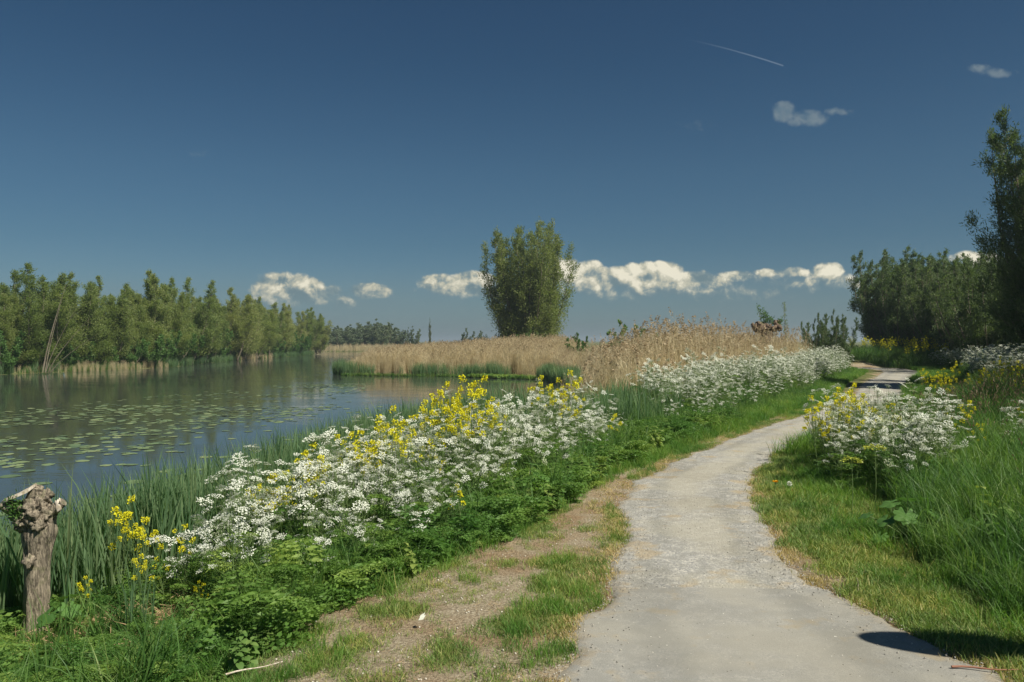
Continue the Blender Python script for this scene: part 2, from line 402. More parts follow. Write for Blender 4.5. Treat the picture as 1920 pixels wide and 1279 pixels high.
# ------------------------------------------------------------------ the lie of the land
WATER_Z = -1.1
RIVER = [(-6.2, -60), (-5.6, 2), (-4.9, 6.0), (-4.0, 7.7), (-3.6, 10), (-3.1, 13), (-1.6, 18), (0.6, 23), (2.4, 29), (3.2, 38), (3.3, 48), (2.0, 56),
         (-4, 60.5), (-9, 62.0), (-13.3, 62.5), (-14.6, 65), (-16.5, 80), (-20, 110), (-25, 150), (-33, 196), (-62, 205), (-60, 190), (-44, 172), (-37, 150), (-38.5, 122),
         (-36.5, 97), (-34.5, 81), (-37, 72), (-40, 65), (-41, 55), (-44, 30), (-48, -60)]
PL = [(.10, 1.0), (.20, 3.0), (.25, 3.735), (.257, 4.26), (.43, 4.59), (.63, 5.08), (.80, 5.82), (.93, 6.63), (1.09, 7.95), (1.33, 8.83), (2.01, 10.36), (3.28, 12.54), (5.04, 15.4), (6.85, 17.9),
      (9.6, 22.6), (13.2, 30), (16.9, 36.8), (19.0, 40.8), (20.6, 44.6), (20.2, 46.6), (17, 48.0), (9, 50), (5.5, 62)]
PR = [(2.9, 1.0), (2.5, 3.0), (2.35, 3.735), (2.22, 4.19), (2.13, 4.68), (1.98, 5.19), (2.05, 6.12), (2.37, 7.69), (2.76, 9.17), (3.8, 11.35), (5.97, 14.6), (8.0, 17.4),
      (10.9, 22.2), (14.7, 29.6), (18.4, 36.2), (20.6, 40), (22.2, 44), (22.5, 46.6), (21.4, 48.4), (18, 49.6), (10, 51.5), (6.8, 62.5)]
def resample(P, n):
    P = np.asarray(P, float); d = np.r_[0, np.cumsum(np.hypot(*np.diff(P, axis=0).T))]
    # smooth with Catmull-Rom-like cubic through numpy interpolation of many points then averaging
    t = np.linspace(0, d[-1], n * 4); X_ = np.interp(t, d, P[:, 0]); Y_ = np.interp(t, d, P[:, 1])
    k = max(3, n // 60); ker = np.ones(k) / k
    Xp = np.convolve(np.pad(X_, k // 2, mode='edge'), ker, 'valid')[:len(t)]; Yp = np.convolve(np.pad(Y_, k // 2, mode='edge'), ker, 'valid')[:len(t)]
    return np.stack([Xp, Yp], -1)
NP_ = 900
def arc_param(P):
    P = np.asarray(P, float); d = np.r_[0, np.cumsum(np.hypot(*np.diff(P, axis=0).T))]; return d / d[-1]
def spline(P, y_of):  # path edges matched by a common parameter of y
    P = np.asarray(P, float); return np.interp(y_of, P[:, 1], P[:, 0])
ty = 1.0 + (62 - 1.0) * (np.linspace(0, 1, NP_) ** 1.9)
LX = spline(PL, ty); RX = spline(PR, ty)
ker = np.hanning(31); ker /= ker.sum()
LX = np.convolve(np.pad(LX, 15, mode='edge'), ker, 'valid'); RX = np.convolve(np.pad(RX, 15, mode='edge'), ker, 'valid')
LX = LX + (fbm(ty * 2.2, ty * 0 + 3, 5) - .5) * .26 + (vnoise(ty * 14, ty * 0, 8) - .5) * .06
RX = RX + (fbm(ty * 2.2, ty * 0 + 9, 6) - .5) * .22 + (vnoise(ty * 14, ty * 0, 9) - .5) * .06
def path_lx(y): return np.interp(y, ty, LX)
def path_rx(y): return np.interp(y, ty, RX)
PATHPOLY = list(zip(LX[::12], ty[::12])) + list(zip(RX[::12], ty[::12]))[::-1]
CEN = list(zip(((LX + RX) / 2)[::25], ty[::25]))
# foot of the flowering bank on the left of the path
EDGE = [(-2.4, 1.0), (-1.95, 3.4), (-1.3, 4.7), (-.68, 5.6), (-.13, 6.5), (.55, 8.1), (1.12, 9.6), (1.55, 10.6), (2.65, 12.7), (4.3, 15.3), (6.1, 18.3), (8.9, 22.8), (12.2, 30), (15.8, 36.8), (17.9, 41), (18.8, 45), (12, 47.4), (6, 50), (4, 60)]
def edge_x(y): return np.interp(y, [e[1] for e in EDGE], [e[0] for e in EDGE])

def ground_z(x, y):
    x = np.asarray(x, float); y = np.asarray(y, float)
    d = pdist(x, y, RIVER, True); wet = inpoly(x, y, RIVER)
    w = 4.0 + 9.0 * sstep(y, 16, 40)
    s = np.clip(d / w, 0, 1)
    top = -.45 * sstep(y, 30, 70) * sstep(edge_x(y) - x, 2, 14)
    top = top + .42 * sstep(x - path_rx(y), 1.2, 6) * sstep(y, 3, 9) - .3 * sstep(y, 70, 120)
    top = np.where(x < -30, -.5, top)
    land = (WATER_Z - .04) + (top - WATER_Z + .04) * s ** .75
    land = land + (fbm(x * .7, y * .7, 3) - .5) * .14 * sstep(d, .5, 3) * (1 - np.where(inpoly(x, y, PATHPOLY), 1., 0.)) * sstep(pdist(x, y, CEN), 1.0, 2.6)
    z = np.where(wet, WATER_Z - .06 - .9 * sstep(d, 0, 2.5), land)
    onp = inpoly(x, y, PATHPOLY)
    return np.where(onp, z * 0 - .012, z)

# ground sheet
def axis_coords(lo_f, hi_f, step, lo, hi, grow=1.09):
    a = list(np.arange(lo_f, hi_f + 1e-6, step)); s = step
    while a[-1] < hi: s *= grow; a.append(a[-1] + s)
    s = step; b = [a[0]]
    while b[-1] > lo: s *= grow; b.append(b[-1] - s)
    return np.array(sorted(set(b[1:] + a)))
gx = axis_coords(-6, 9, .075, -1800, 1800, 1.05); gy = axis_coords(2.4, 15, .075, -60, 4200, 1.07)
GX, GY = np.meshgrid(gx, gy); gz = ground_z(GX.ravel(), GY.ravel()).reshape(GX.shape)
onpath = inpoly(GX.ravel(), GY.ravel(), PATHPOLY).reshape(GX.shape)
xf, yf = GX.ravel(), GY.ravel()
def turfiness(x, y):
    """0 bare sandy soil .. 1 closed grass"""
    e = edge_x(y); l = path_lx(y); r = path_rx(y)
    t_l = np.clip((l - x) / np.maximum(l - e, .15), -1, 2)     # 0 at path, 1 at bank foot
    n = fbm(x * 1.5, y * 1.1, 21, 4)
    n2 = fbm(x * 5, y * 4, 33, 3)
    nn = .65 * n + .35 * n2
    bare_left = np.clip(1 - np.abs(t_l - .45) / .75, 0, 1) * (1 - .6 * sstep(y, 8.5, 13))
    bare_r = np.clip(1 - (x - r) / .55, 0, 1) * (x > r) * .55
    bare = np.where(x < l, bare_left * 1.0, bare_r)
    nn = .5 + (nn - .5) * 1.8
    cover = sstep(nn - .56 * bare, .03, .46)
    cover = np.where((x < e - .3) | (y > 27), .92, cover)
    return np.where((x > l) & (x < r), 0, cover)
cov = turfiness(xf, yf)
near = (np.hypot(xf, yf) < 80)
straw = np.exp(-(((xf + 2.65) / .75) ** 2 + ((yf - 5.75) / .55) ** 2)) * near
pe_ = np.minimum(np.abs(xf - path_lx(yf)), np.abs(xf - path_rx(yf)))
straw = np.maximum(straw, .62 * np.exp(-(pe_ / .16) ** 2) * near * sstep(fbm(xf * 3, yf * 3, 81), .35, .6))
g = Geo()
n_y, n_x = GX.shape
V = np.stack([xf, yf, gz.ravel()], -1)
jj, ii = np.meshgrid(np.arange(n_x - 1), np.arange(n_y - 1)); k = ii * n_x + jj
g.add(V, np.stack([k, k + 1, k + n_x + 1, k + n_x], -1).reshape(-1, 4), np.where(near, cov, .9))
m, t = new_mat('ground_soil')
at = t.node('ShaderNodeAttribute', attribute_name='v'); st_ = t.node('ShaderNodeAttribute', attribute_name='straw'); geo = t.node('ShaderNodeNewGeometry'); pos = geo.outputs['Position']
nf = t.noise(pos, 55, 5, .7); nm = t.noise(pos, 7, 5, .6); nb = t.noise(pos, 1.1, 4, .6)
soil = t.ramp(nf, [(.30, (.15, .115, .075)), (.46, (.30, .245, .165)), (.60, (.42, .355, .25)), (.74, (.62, .57, .46))])
soil = t.mix(t.smooth(nb, .42, .62), soil, t.mix(1.0, soil, (.80, .68, .58), 'MULTIPLY'))
green = t.ramp(nm, [(.3, (.06, .085, .024)), (.5, (.12, .135, .045)), (.7, (.23, .20, .09))])
f = t.smooth(t.math('ADD', at.outputs['Fac'], t.math('MULTIPLY', t.math('SUBTRACT', nm, .5), .8)), .35, .85)
col = t.mix(f, soil, green)
strawc = t.ramp(nf, [(.3, (.12, .075, .04)), (.6, (.36, .25, .14)), (.8, (.5, .38, .24))])
col = t.mix(t.smooth(st_.outputs['Fac'], .25, .6), col, strawc)
farg = t.node('ShaderNodeSeparateXYZ'); t.l.new(pos, farg.inputs[0])
p = t.node('ShaderNodeBsdfPrincipled'); t.put(p.inputs['Base Color'], col); p.inputs['Roughness'].default_value = .95; p.inputs['Specular IOR Level'].default_value = .15
b = t.node('ShaderNodeBump'); t.put(b.inputs['Height'], t.math('ADD', nf, nm)); b.inputs['Strength'].default_value = .8; b.inputs['Distance'].default_value = .03
t.l.new(b.outputs[0], p.inputs['Normal']); t.l.new(p.outputs[0], t.out)
me = g.mesh('ground', [m], True)
a = me.attributes.new('straw', 'FLOAT', 'POINT'); a.data.foreach_set('value', straw)
obj('ground', me, kind='structure')

# water
m, t = new_mat('river_water')
geo = t.node('ShaderNodeNewGeometry'); mp = t.node('ShaderNodeMapping'); t.l.new(geo.outputs['Position'], mp.inputs[0]); mp.inputs['Scale'].default_value = (1.0, 1.6, 1)
nA = t.noise(mp.outputs[0], 2.6, 4, .6); nB = t.noise(mp.outputs[0], .35, 3, .5)
p = t.node('ShaderNodeBsdfPrincipled'); p.inputs['Base Color'].default_value = (.050, .060, .050, 1)
t.put(p.inputs['Roughness'], t.smooth(nB, .35, .7, .03, .08)); p.inputs['IOR'].default_value = 1.33; p.inputs['Specular IOR Level'].default_value = .62
b = t.node('ShaderNodeBump'); t.put(b.inputs['Height'], nA); t.put(b.inputs['Strength'], t.smooth(nB, .38, .62, .035, .13)); b.inputs['Distance'].default_value = .045
t.l.new(b.outputs[0], p.inputs['Normal']); t.l.new(p.outputs[0], t.out)
g = Geo(); g.add([(-70, -70, WATER_Z), (12, -70, WATER_Z), (12, 215, WATER_Z), (-70, 215, WATER_Z)], [(0, 1, 2, 3)])
obj('water', g.mesh('water', [m]), kind='structure')

# path: gravel with a smoother asphalt apron in front
def path_strip(i0, i1, nx, mat, zoff, name):
    g = Geo(); idx = np.arange(i0, i1 + 1); s = np.linspace(0, 1, nx + 1)
    X_ = LX[idx][:, None] * (1 - s) + RX[idx][:, None] * s; Y_ = np.repeat(ty[idx][:, None], nx + 1, 1)
    Z_ = zoff + .012 * np.sin(s * PI)[None] + (fbm(X_ * 2, Y_ * 2, 4) - .5) * .008
    Z_[:, 0] = Z_[:, -1] = -.02
    V = np.stack([X_, Y_, Z_], -1).reshape(-1, 3); jj, ii = np.meshgrid(np.arange(nx), np.arange(len(idx) - 1)); k = ii * (nx + 1) + jj
    g.add(V, np.stack([k, k + 1, k + nx + 2, k + nx + 1], -1).reshape(-1, 4), np.tile(np.abs(s - .5) * 2, len(idx)))
    return obj(name, g.mesh(name, [mat], True), kind='structure')
def path_mat(name, tone, coarse):
    m, t = new_mat(name); geo = t.node('ShaderNodeNewGeometry'); pos = geo.outputs['Position']; at = t.node('ShaderNodeAttribute', attribute_name='v')
    nf = t.noise(pos, 150 if coarse else 220, 3, .75); nm = t.noise(pos, 9, 5, .6); nb = t.noise(pos, 1.3, 4, .55)
    vo = t.node('ShaderNodeTexVoronoi'); t.put(vo.inputs['Vector'], pos); vo.inputs['Scale'].default_value = 62 if coarse else 90
    a_, b_, c_ = tone
    col = t.ramp(nf, [(.25, tuple(k * .72 for k in a_)), (.5, a_), (.75, tuple(min(k * 1.28, .8) for k in a_))])
    stones = t.ramp(vo.outputs['Color'], [(.1, (.24, .24, .235)), (.5, (.40, .39, .36)), (.9, (.62, .58, .50))])
    col = t.mix(t.math('MULTIPLY', t.smooth(nm, .38, .6), .75 if coarse else .25), col, stones)
    wear = t.smooth(t.math('ADD', nb, t.math('MULTIPLY', at.outputs['Fac'], -.22)), .30, .52)      # dusty sand in the middle
    col = t.mix(t.math('MULTIPLY', wear, .6), col, b_)
    col = t.mix(t.math('MULTIPLY', t.smooth(t.math('ADD', t.noise(pos, 2.4, 4, .6), t.math('MULTIPLY', at.outputs['Fac'], .10)), .60, .72), .6), col, c_)
    edge_ = t.smooth(t.math('ADD', at.outputs['Fac'], t.math('MULTIPLY', t.math('SUBTRACT', nm, .5), .7)), .84, 1.04)
    col = t.mix(t.math('MULTIPLY', edge_, .75), col, t.ramp(nf, [(.3, (.17, .14, .10)), (.55, (.33, .28, .20)), (.75, (.50, .45, .36))]))
    track = t.smooth(t.math('ABSOLUTE', t.math('SUBTRACT', at.outputs['Fac'], .50)), .22, .04)
    col = t.mix(t.math('MULTIPLY', track, t.smooth(nb, .30, .55)), col, t.mix(1.0, col, (.84, .85, .86), 'MULTIPLY'))
    col = t.mix(t.smooth(t.noise(pos, .55, 3, .6), .42, .62), col, t.mix(1.0, col, (.88, .87, .85), 'MULTIPLY'))
    sp_ = t.node('ShaderNodeTexVoronoi'); t.put(sp_.inputs['Vector'], pos); sp_.inputs['Scale'].default_value = 26
    dot = t.math('MULTIPLY', t.math('LESS_THAN', sp_.outputs['Distance'], .11), t.math('GREATER_THAN', t.noise(pos, 7, 2), .5))
    col = t.mix(dot, col, t.ramp(sp_.outputs['Color'], [(.2, (.10, .09, .07)), (.5, (.22, .20, .16)), (.85, (.72, .69, .60))]))
    p = t.node('ShaderNodeBsdfPrincipled'); t.put(p.inputs['Base Color'], col); p.inputs['Roughness'].default_value = .9; p.inputs['Specular IOR Level'].default_value = .2
    b = t.node('ShaderNodeBump'); t.put(b.inputs['Height'], t.math('ADD', t.math('MULTIPLY', vo.outputs['Distance'], -1.0 if coarse else -.35), nf)); b.inputs['Strength'].default_value = .55 if coarse else .3; b.inputs['Distance'].default_value = .01
    t.l.new(b.outputs[0], p.inputs['Normal']); t.l.new(p.outputs[0], t.out); return m
MG = path_mat('gravel', ((.30, .292, .262), (.41, .38, .30), (.40, .31, .18)), True)
MA = path_mat('worn_asphalt', ((.275, .268, .24), (.345, .325, .27), (.35, .29, .19)), False)
ia = int(np.searchsorted(ty, 5.02))
path_strip(0, ia + 2, 40, MA, .008, 'asphalt_path'); path_strip(ia, NP_ - 1, 30, MG, .004, 'gravel_path')

# ------------------------------------------------------------------ small plant kinds (shared meshes)
def tuft(seed, n, h0, h1, w, rad, lean, mat, K=3, dry=.12, curl=1.8):
    r = np.random.default_rng(seed); g = Geo()
    a = r.uniform(0, 2 * PI, n); q = rad * np.sqrt(r.uniform(0, 1, n)); base = np.stack([q * np.cos(a), q * np.sin(a), np.full(n, -.01)], -1)
    val = np.where(r.uniform(0, 1, n) < dry, 1.0, r.uniform(0, .65, n))
    blades(g, base, r.uniform(0, 2 * PI, n), r.uniform(h0, h1, n), r.uniform(lean * .3, lean, n), w * r.uniform(.7, 1.2, n), val, K, curl, rng=r)
    return g.mesh('tuft', [mat])
K_turf = variants('turf', [tuft(i, 34, .02, .065, .0045, .085, .9, M['turf'], 2, .2) for i in range(5)])
K_grass = variants('grass', [tuft(20 + i, 46, .10, .26, .006, .12, .8, M['grass'], 3, .08) for i in range(5)])
K_tall = variants('tall_grass', [tuft(40 + i, 46, .22, .80, .0115, .20, [.5, .8, 1.0, .6, .9, .7][i], M['tallgrass'], 5, .10, 2.2) for i in range(6)])
def reedclump(seed, n, h0, h1, mat, rad=.22):
    r = np.random.default_rng(seed); g = Geo()
    for i in range(n):
        a = r.uniform(0, 2 * PI); q = rad * math.sqrt(r.uniform()); h = r.uniform(h0, h1); bx, by = q * math.cos(a), q * math.sin(a); v0 = r.uniform(0, .8)
        ln = r.normal(0, .05); az = r.uniform(0, 2 * PI)
        nb_ = r.integers(3, 5); b0 = np.tile([[bx, by, 0.]], (nb_, 1)); b0[:, 2] = np.linspace(0, h * .35, nb_)
        blades(g, b0, az + np.arange(nb_) * PI + r.normal(0, .4, nb_), h - b0[:, 2] * r.uniform(.7, 1.1, nb_), r.uniform(.05, .30, nb_), .019 * r.uniform(.7, 1.25, nb_), np.clip(v0 + r.normal(0, .15, nb_), 0, 1), 4, 1.9, rng=r)
    return g.mesh('reed_clump', [mat])
K_reed = variants('green_reed', [reedclump(60 + i, 9, .75, 1.25, M['reedgreen']) for i in range(6)])
def dryreed(seed, n, h0, h1, plume=.5, rad=.35):
    r = np.random.default_rng(seed); g = Geo()
    a = r.uniform(0, 2 * PI, n); q = rad * np.sqrt(r.uniform(0, 1, n)); base = np.stack([q * np.cos(a), q * np.sin(a), np.zeros(n)], -1)
    H = r.uniform(h0, h1, n); az = r.normal(0.2, .9, n); le = np.abs(r.normal(.06, .06, n))
    v0 = r.uniform(0, 1, n)
    P = blades(g, base, az, H, le, .011, v0, 4, 1.6, rng=r, basew=1.0)
    # dry leaves on the stalks
    m_ = n * 2; pick = r.integers(0, n, m_); tt = r.integers(1, 4, m_); c = P[pick, tt]
    blades(g, c, r.normal(.3, 1.2, m_), r.uniform(.25, .5, m_), r.uniform(.3, .9, m_), .012, r.uniform(.2, 1, m_), 2, 1.8, rng=r)
    sel = np.where(r.uniform(0, 1, n) < plume)[0]
    for i in sel:
        tip = P[i, -1]; k = 14; L_ = r.uniform(.16, .3); tt = r.uniform(0, 1, k)
        c = tip + np.stack([.45 * L_ * tt ** 1.6, r.normal(0, .012, k), L_ * (tt - .35)], -1)
        d = np.stack([np.full(k, .55) + r.normal(0, .3, k), r.normal(0, .35, k), .35 - tt * .4], -1)
        diamonds(g, c, d, .10 * (1.15 - tt * .6), .03, r.uniform(0, 1, k), 1, r)
    return g.mesh('dry_reed', [M['reedtan'], M['plume']])
K_dry = variants('dry_reed', [dryreed(80 + i, 50, 1.5, 2.15, .09) for i in range(5)])
K_drytall = variants('tall_dry_reed', [dryreed(95 + i, 24, 1.9, 2.95, .30, .4) for i in range(5)])

def weed(seed, n, h, lsize, mat, wratio=.62):
    """leafy herb clump: stems with pairs of toothed leaves"""
    r = np.random.default_rng(seed); g = Geo()
    for i in range(n):
        a = r.uniform(0, 2 * PI); q = .16 * math.sqrt(r.uniform()); b = np.array([q * math.cos(a), q * math.sin(a), 0]); hh = h * r.uniform(.6, 1.1)
        top = b + np.array([r.normal(0, .08), r.normal(0, .08), hh]); pts = np.linspace(b, top, 4); tube(g, pts, [.004, .0035, .003, .002], 3, .5, 1)
        k = int(4 + hh * 8); v0 = r.uniform(0, .6)
        for j in range(k):
            t_ = .25 + .75 * (j + .5) / k; p_ = b + (top - b) * t_; az = j * PI / 2 + r.normal(0, .3)
            for s in (0, PI):
                L_ = lsize * (1.15 - .55 * t_) * r.uniform(.7, 1.15)
                broadleaf(g, p_, (math.cos(az + s), math.sin(az + s), r.uniform(-.1, .55)), L_, L_ * wratio, min(1, v0 + .3 * t_ + r.uniform(0, .2)), 0, .12, r.uniform(.2, .6))
    return g.mesh('weed', [mat, M['stem']])
K_weed = variants('weed', [weed(120 + i, 6, .34, .085, M['weed']) for i in range(5)])
K_weedbig = variants('big_weed', [weed(130 + i, 6, .42, .115, M['weed'], .7) for i in range(4)])

def fern_leaf(g, r, p, az, L_, val, mat=0, el=.75):
    """twice-divided feathery leaf"""
    t_ = np.linspace(0, 1, 9)[1:]
    d = np.array([math.cos(az), math.sin(az)])
    for tt in t_:
        c = np.array([p[0] + d[0] * L_ * tt * .85, p[1] + d[1] * L_ * tt * .85, p[2] + L_ * (el * tt - .62 * tt * tt)])
        pl = L_ * .42 * (1.1 - tt) + .012
        for s in (-1, 1):
            a2 = az + s * 1.0; k = 5; q = np.linspace(.1, 1, k)
            cc = c + np.stack([math.cos(a2) * pl * q, math.sin(a2) * pl * q, -.15 * pl * q], -1)
            for s2 in (-.8, .8):
                dd = np.stack([np.full(k, math.cos(a2 + s2)), np.full(k, math.sin(a2 + s2)), r.normal(0, .15, k)], -1)
                diamonds(g, cc, dd, pl * .42 * (1.2 - q * .6), pl * .16, val + r.uniform(-.15, .15, k), mat, r)
def fernclump(seed, n, L_):
    r = np.random.default_rng(seed); g = Geo()
    for i in range(n):
        az = r.uniform(0, 2 * PI); q = r.uniform(0, .08)
        fern_leaf(g, r, (q * math.cos(az), q * math.sin(az), r.uniform(0, .22)), az, L_ * r.uniform(.6, 1.1), r.uniform(.2, .8), 0, r.uniform(.5, 1.1))
    return g.mesh('fern_clump', [M['fern']])
K_fern = variants('parsley_leaves', [fernclump(150 + i, 9, .30) for i in range(4)])

def pebble_mesh(seed):
    r = np.random.default_rng(seed); g = Geo()
    V = np.array([(1, 0, 0), (-1, 0, 0), (0, 1, 0), (0, -1, 0), (0, 0, .7), (0, 0, -.5), (.6, .6, .3), (-.6, .6, .3), (-.6, -.6, .3), (.6, -.6, .3)], float) * r.uniform(.75, 1.2, (10, 3))
    F = [(0, 6, 4), (6, 2, 4), (2, 7, 4), (7, 1, 4), (1, 8, 4), (8, 3, 4), (3, 9, 4), (9, 0, 4), (0, 2, 6), (2, 1, 7), (1, 3, 8), (3, 0, 9), (0, 5, 2), (2, 5, 1), (1, 5, 3), (3, 5, 0)]
    g.add(V * .01, F, r.uniform()); return g
K_stone = variants('pebble', [pebble_mesh(i).mesh('pebble', [M['stone']]) for i in range(4)])
K_chip = variants('pale_chip', [pebble_mesh(i + 9).mesh('chip', [M['paleshell']]) for i in range(3)])
def litter(seed, mat, n=14, L0=.03, L1=.16):
    r = np.random.default_rng(seed); g = Geo(); c = np.stack([r.normal(0, .08, n), r.normal(0, .08, n), r.uniform(.005, .03, n)], -1)
    diamonds(g, c, np.stack([r.normal(size=n), r.normal(size=n), r.normal(0, .12, n)], -1), r.uniform(L0, L1, n), .005, r.uniform(0, 1, n), 0, r); return g.mesh('litter', [mat])
K_litter = variants('litter', [litter(170 + i, M['straw']) for i in range(4)])
def seedgrass(seed):
    r = np.random.default_rng(seed); g = Geo(); n = 9
    a = r.uniform(0, 2 * PI, n); q = .2 * np.sqrt(r.uniform(0, 1, n)); base = np.stack([q * np.cos(a), q * np.sin(a), np.zeros(n)], -1)
    P = blades(g, base, a, r.uniform(.7, 1.05, n), r.uniform(.1, .4, n), .003, r.uniform(0, .6, n), 4, 2, rng=r, basew=1)
    for i in range(n):
        k = 7; tt = r.uniform(0, 1, k); dirn = P[i, -1] - P[i, -2]; dirn /= np.linalg.norm(dirn)
        c = P[i, -1] - dirn * .10 * tt[:, None]; diamonds(g, c, np.tile(dirn, (k, 1)) + r.normal(0, .25, (k, 3)), .032, .009, r.uniform(0, 1, k), 1, r)
    return g.mesh('seed_grass', [M['tallgrass'], M['red']])
K_seed = variants('seed_grass', [seedgrass(180 + i) for i in range(4)])

# ------------------------------------------------------------------ grass, weeds and reeds as stuff
def pts(P, n, keep=None):
    x, y = sample_poly(P, n)
    if keep is not None:
        k = keep(x, y) > R.uniform(0, 1, n); x, y = x[k], y[k]
    return x, y
def near_w(y, full=6.0): return np.clip((full / np.maximum(y, .1)) ** 1.0, .05, 1)
offpath = lambda x, y: ~((x > path_lx(y) - .02) & (x < path_rx(y) + .02))
# short turf on the verges
LV = [(e[0] - .3, e[1]) for e in EDGE[1:12]] + [(l + .05, y_) for l, y_ in zip(path_lx(np.linspace(3, 24, 20)), np.linspace(3, 24, 20))][::-1]
x, y = pts(LV, 34000, lambda x, y: turfiness(x, y) ** 1.5 * offpath(x, y))
scatter('short_grass', K_turf, x, y, ground_z(x, y), R.uniform(.5, 1.0, len(x)), .15, label='patchy short turf on the sandy verge left of the path', cat='grass')
x, y = pts(LV, 5200, lambda x, y: (fbm(x * 3, y * 3, 50) > .56) * turfiness(x, y) * offpath(x, y))
scatter('grass_tuft', K_grass, x, y, ground_z(x, y), R.uniform(.28, .6, len(x)), .15, label='scattered grass tufts on the sandy verge', cat='grass')
yy = np.linspace(3, 24, 24); RV = list(zip(path_rx(yy), yy)) + list(zip(path_rx(yy) + np.interp(yy, [3, 5, 8, 11, 14, 24], [.4, .9, 1.6, 1.1, .8, .8]), yy))[::-1]
x, y = pts(RV, 26000, lambda x, y: turfiness(x, y) ** .8 * offpath(x, y))
scatter('short_grass', K_turf, x, y, ground_z(x, y), R.uniform(.7, 1.4, len(x)), .15, label='short turf between the path and the tall grass on the right', cat='grass')
x, y = pts(RV, 4500, lambda x, y: (sstep(x - path_rx(y), .2, .9)) * offpath(x, y) * (fbm(x * 2.5, y * 2.5, 51) > .42))
scatter('grass_tuft', K_grass, x, y, ground_z(x, y), R.uniform(.4, .9, len(x)), .2, label='longer grass tufts at the inside of the bend', cat='grass')
yq = 3.1 + 20 * R.uniform(0, 1, 4200) ** 1.5; sd_ = R.integers(0, 2, 4200); x = np.where(sd_ == 0, path_lx(yq) - np.abs(R.normal(0, .13, 4200)) + .02, path_rx(yq) + np.abs(R.normal(0, .11, 4200)) - .02)
kq = fbm(x * 2.5, yq * 2.5, 82) > .42
scatter('dry_turf', variants('dry_turf', [tuft(15 + i, 30, .02, .05, .004, .085, .95, M['dryturf'], 2, .5) for i in range(3)]), x[kq], yq[kq], ground_z(x[kq], yq[kq]), R.uniform(.6, 1.2, kq.sum()), .15, label='yellowed dry turf along the edges of the path', cat='grass')
# bright grass rim at the foot of the flowering bank
EX = [e for e in EDGE if e[1] > 3]
RIM = [(a_ + .35, b_) for a_, b_ in EX] + [(a_ - .6, b_) for a_, b_ in EX][::-1]
x, y = pts(RIM, 12000, lambda x, y: np.clip(12 / y, .2, 1) * offpath(x, y) * np.where(y > 10, 1, sstep(edge_x(y) + .15 - x, -.1, .3)))
scatter('grass_tuft', K_grass, x, y, ground_z(x, y), R.uniform(.45, 1.0, len(x)) * np.where(y > 12, 1.15, .9), .15, label='bright grass along the foot of the flowering bank', cat='grass')
# grass along the far stretch of the path
yf_ = np.linspace(11, 45, 30)
x, y = pts(list(zip(path_rx(yf_) + .05, yf_)) + list(zip(path_rx(yf_) + 2.6, yf_))[::-1], 4200, offpath)
scatter('grass_tuft', K_grass, x, y, ground_z(x, y), R.uniform(.8, 1.5, len(x)), .15, label='grass along the right edge of the far path', cat='grass')
# right-hand meadow
slope_h = lambda x, y: .42 + .58 * sstep(x - path_rx(y), .9, 3.2)
ME = list(zip(path_rx(yy) + np.interp(yy, [3, 5, 8, 11, 14, 24], [.25, .8, 1.5, 1.0, .7, .6]), yy)) + [(16.5, 24), (12.8, 17), (9.5, 11.5), (6.6, 7.4), (4.6, 4.4), (4.2, 3)]
x, y = pts(ME, 13000, lambda x, y: np.clip(9 / y, .25, 1))
front_low = sstep(x - path_rx(y), .3, 1.9)
scatter('tall_grass', K_tall, x, y, ground_z(x, y), R.uniform(.55, .95, len(x)) * (.42 + .58 * front_low) * np.where(y > 11.5, slope_h(x, y), 1), .16, label='tall lush meadow grass right of the path', cat='grass')
x, y = pts(ME, 700, lambda x, y: sstep(x - path_rx(y), .6, 1.5))
scatter('leafy_herbs', K_weed, x, y, ground_z(x, y), R.uniform(.7, 1.3, len(x)), .15, label='leafy herbs mixed into the right-hand meadow', cat='herbs')
x, y = pts(ME, 1300, lambda x, y: sstep(x - path_rx(y), 1.2, 2.5) * (fbm(x, y, 61) > .5))
scatter('seeding_grass', K_seed, x, y, ground_z(x, y), R.uniform(.65, 1.0, len(x)) * np.where(y > 11.5, slope_h(x, y), 1), .12, label='reddish seed heads of grass over the right-hand meadow', cat='grass')
SL = [(6, 11), (9, 14), (13, 18.5), (18, 27), (24, 40), (25.5, 52), (24, 52), (21.6, 38), (17.8, 31), (13.3, 23), (9.6, 18), (7.0, 14)]
x, y = pts(SL, 9000)
scatter('tall_grass', K_tall, x, y, ground_z(x, y), R.uniform(.8, 1.25, len(x)) * slope_h(x, y), .14, label='dark tall grass on the shaded slope under the right-hand trees', cat='grass')
x, y = pts(SL, 260)
scatter('seeding_grass', K_seed, x, y, ground_z(x, y), R.uniform(.7, 1.1, len(x)) * slope_h(x, y), .12, label='seed heads of grass on the shaded slope', cat='grass')
x, y = pts([(22.8, 46), (21.8, 50), (17, 51.2), (12, 52.5), (12, 60), (32, 60), (33, 48), (27, 42), (24, 41.5)], 3600)
scatter('tall_grass', K_tall, x, y, ground_z(x, y), R.uniform(.9, 1.6, len(x)), .14, label='tall grass of the thicket beyond the last bend', cat='grass')
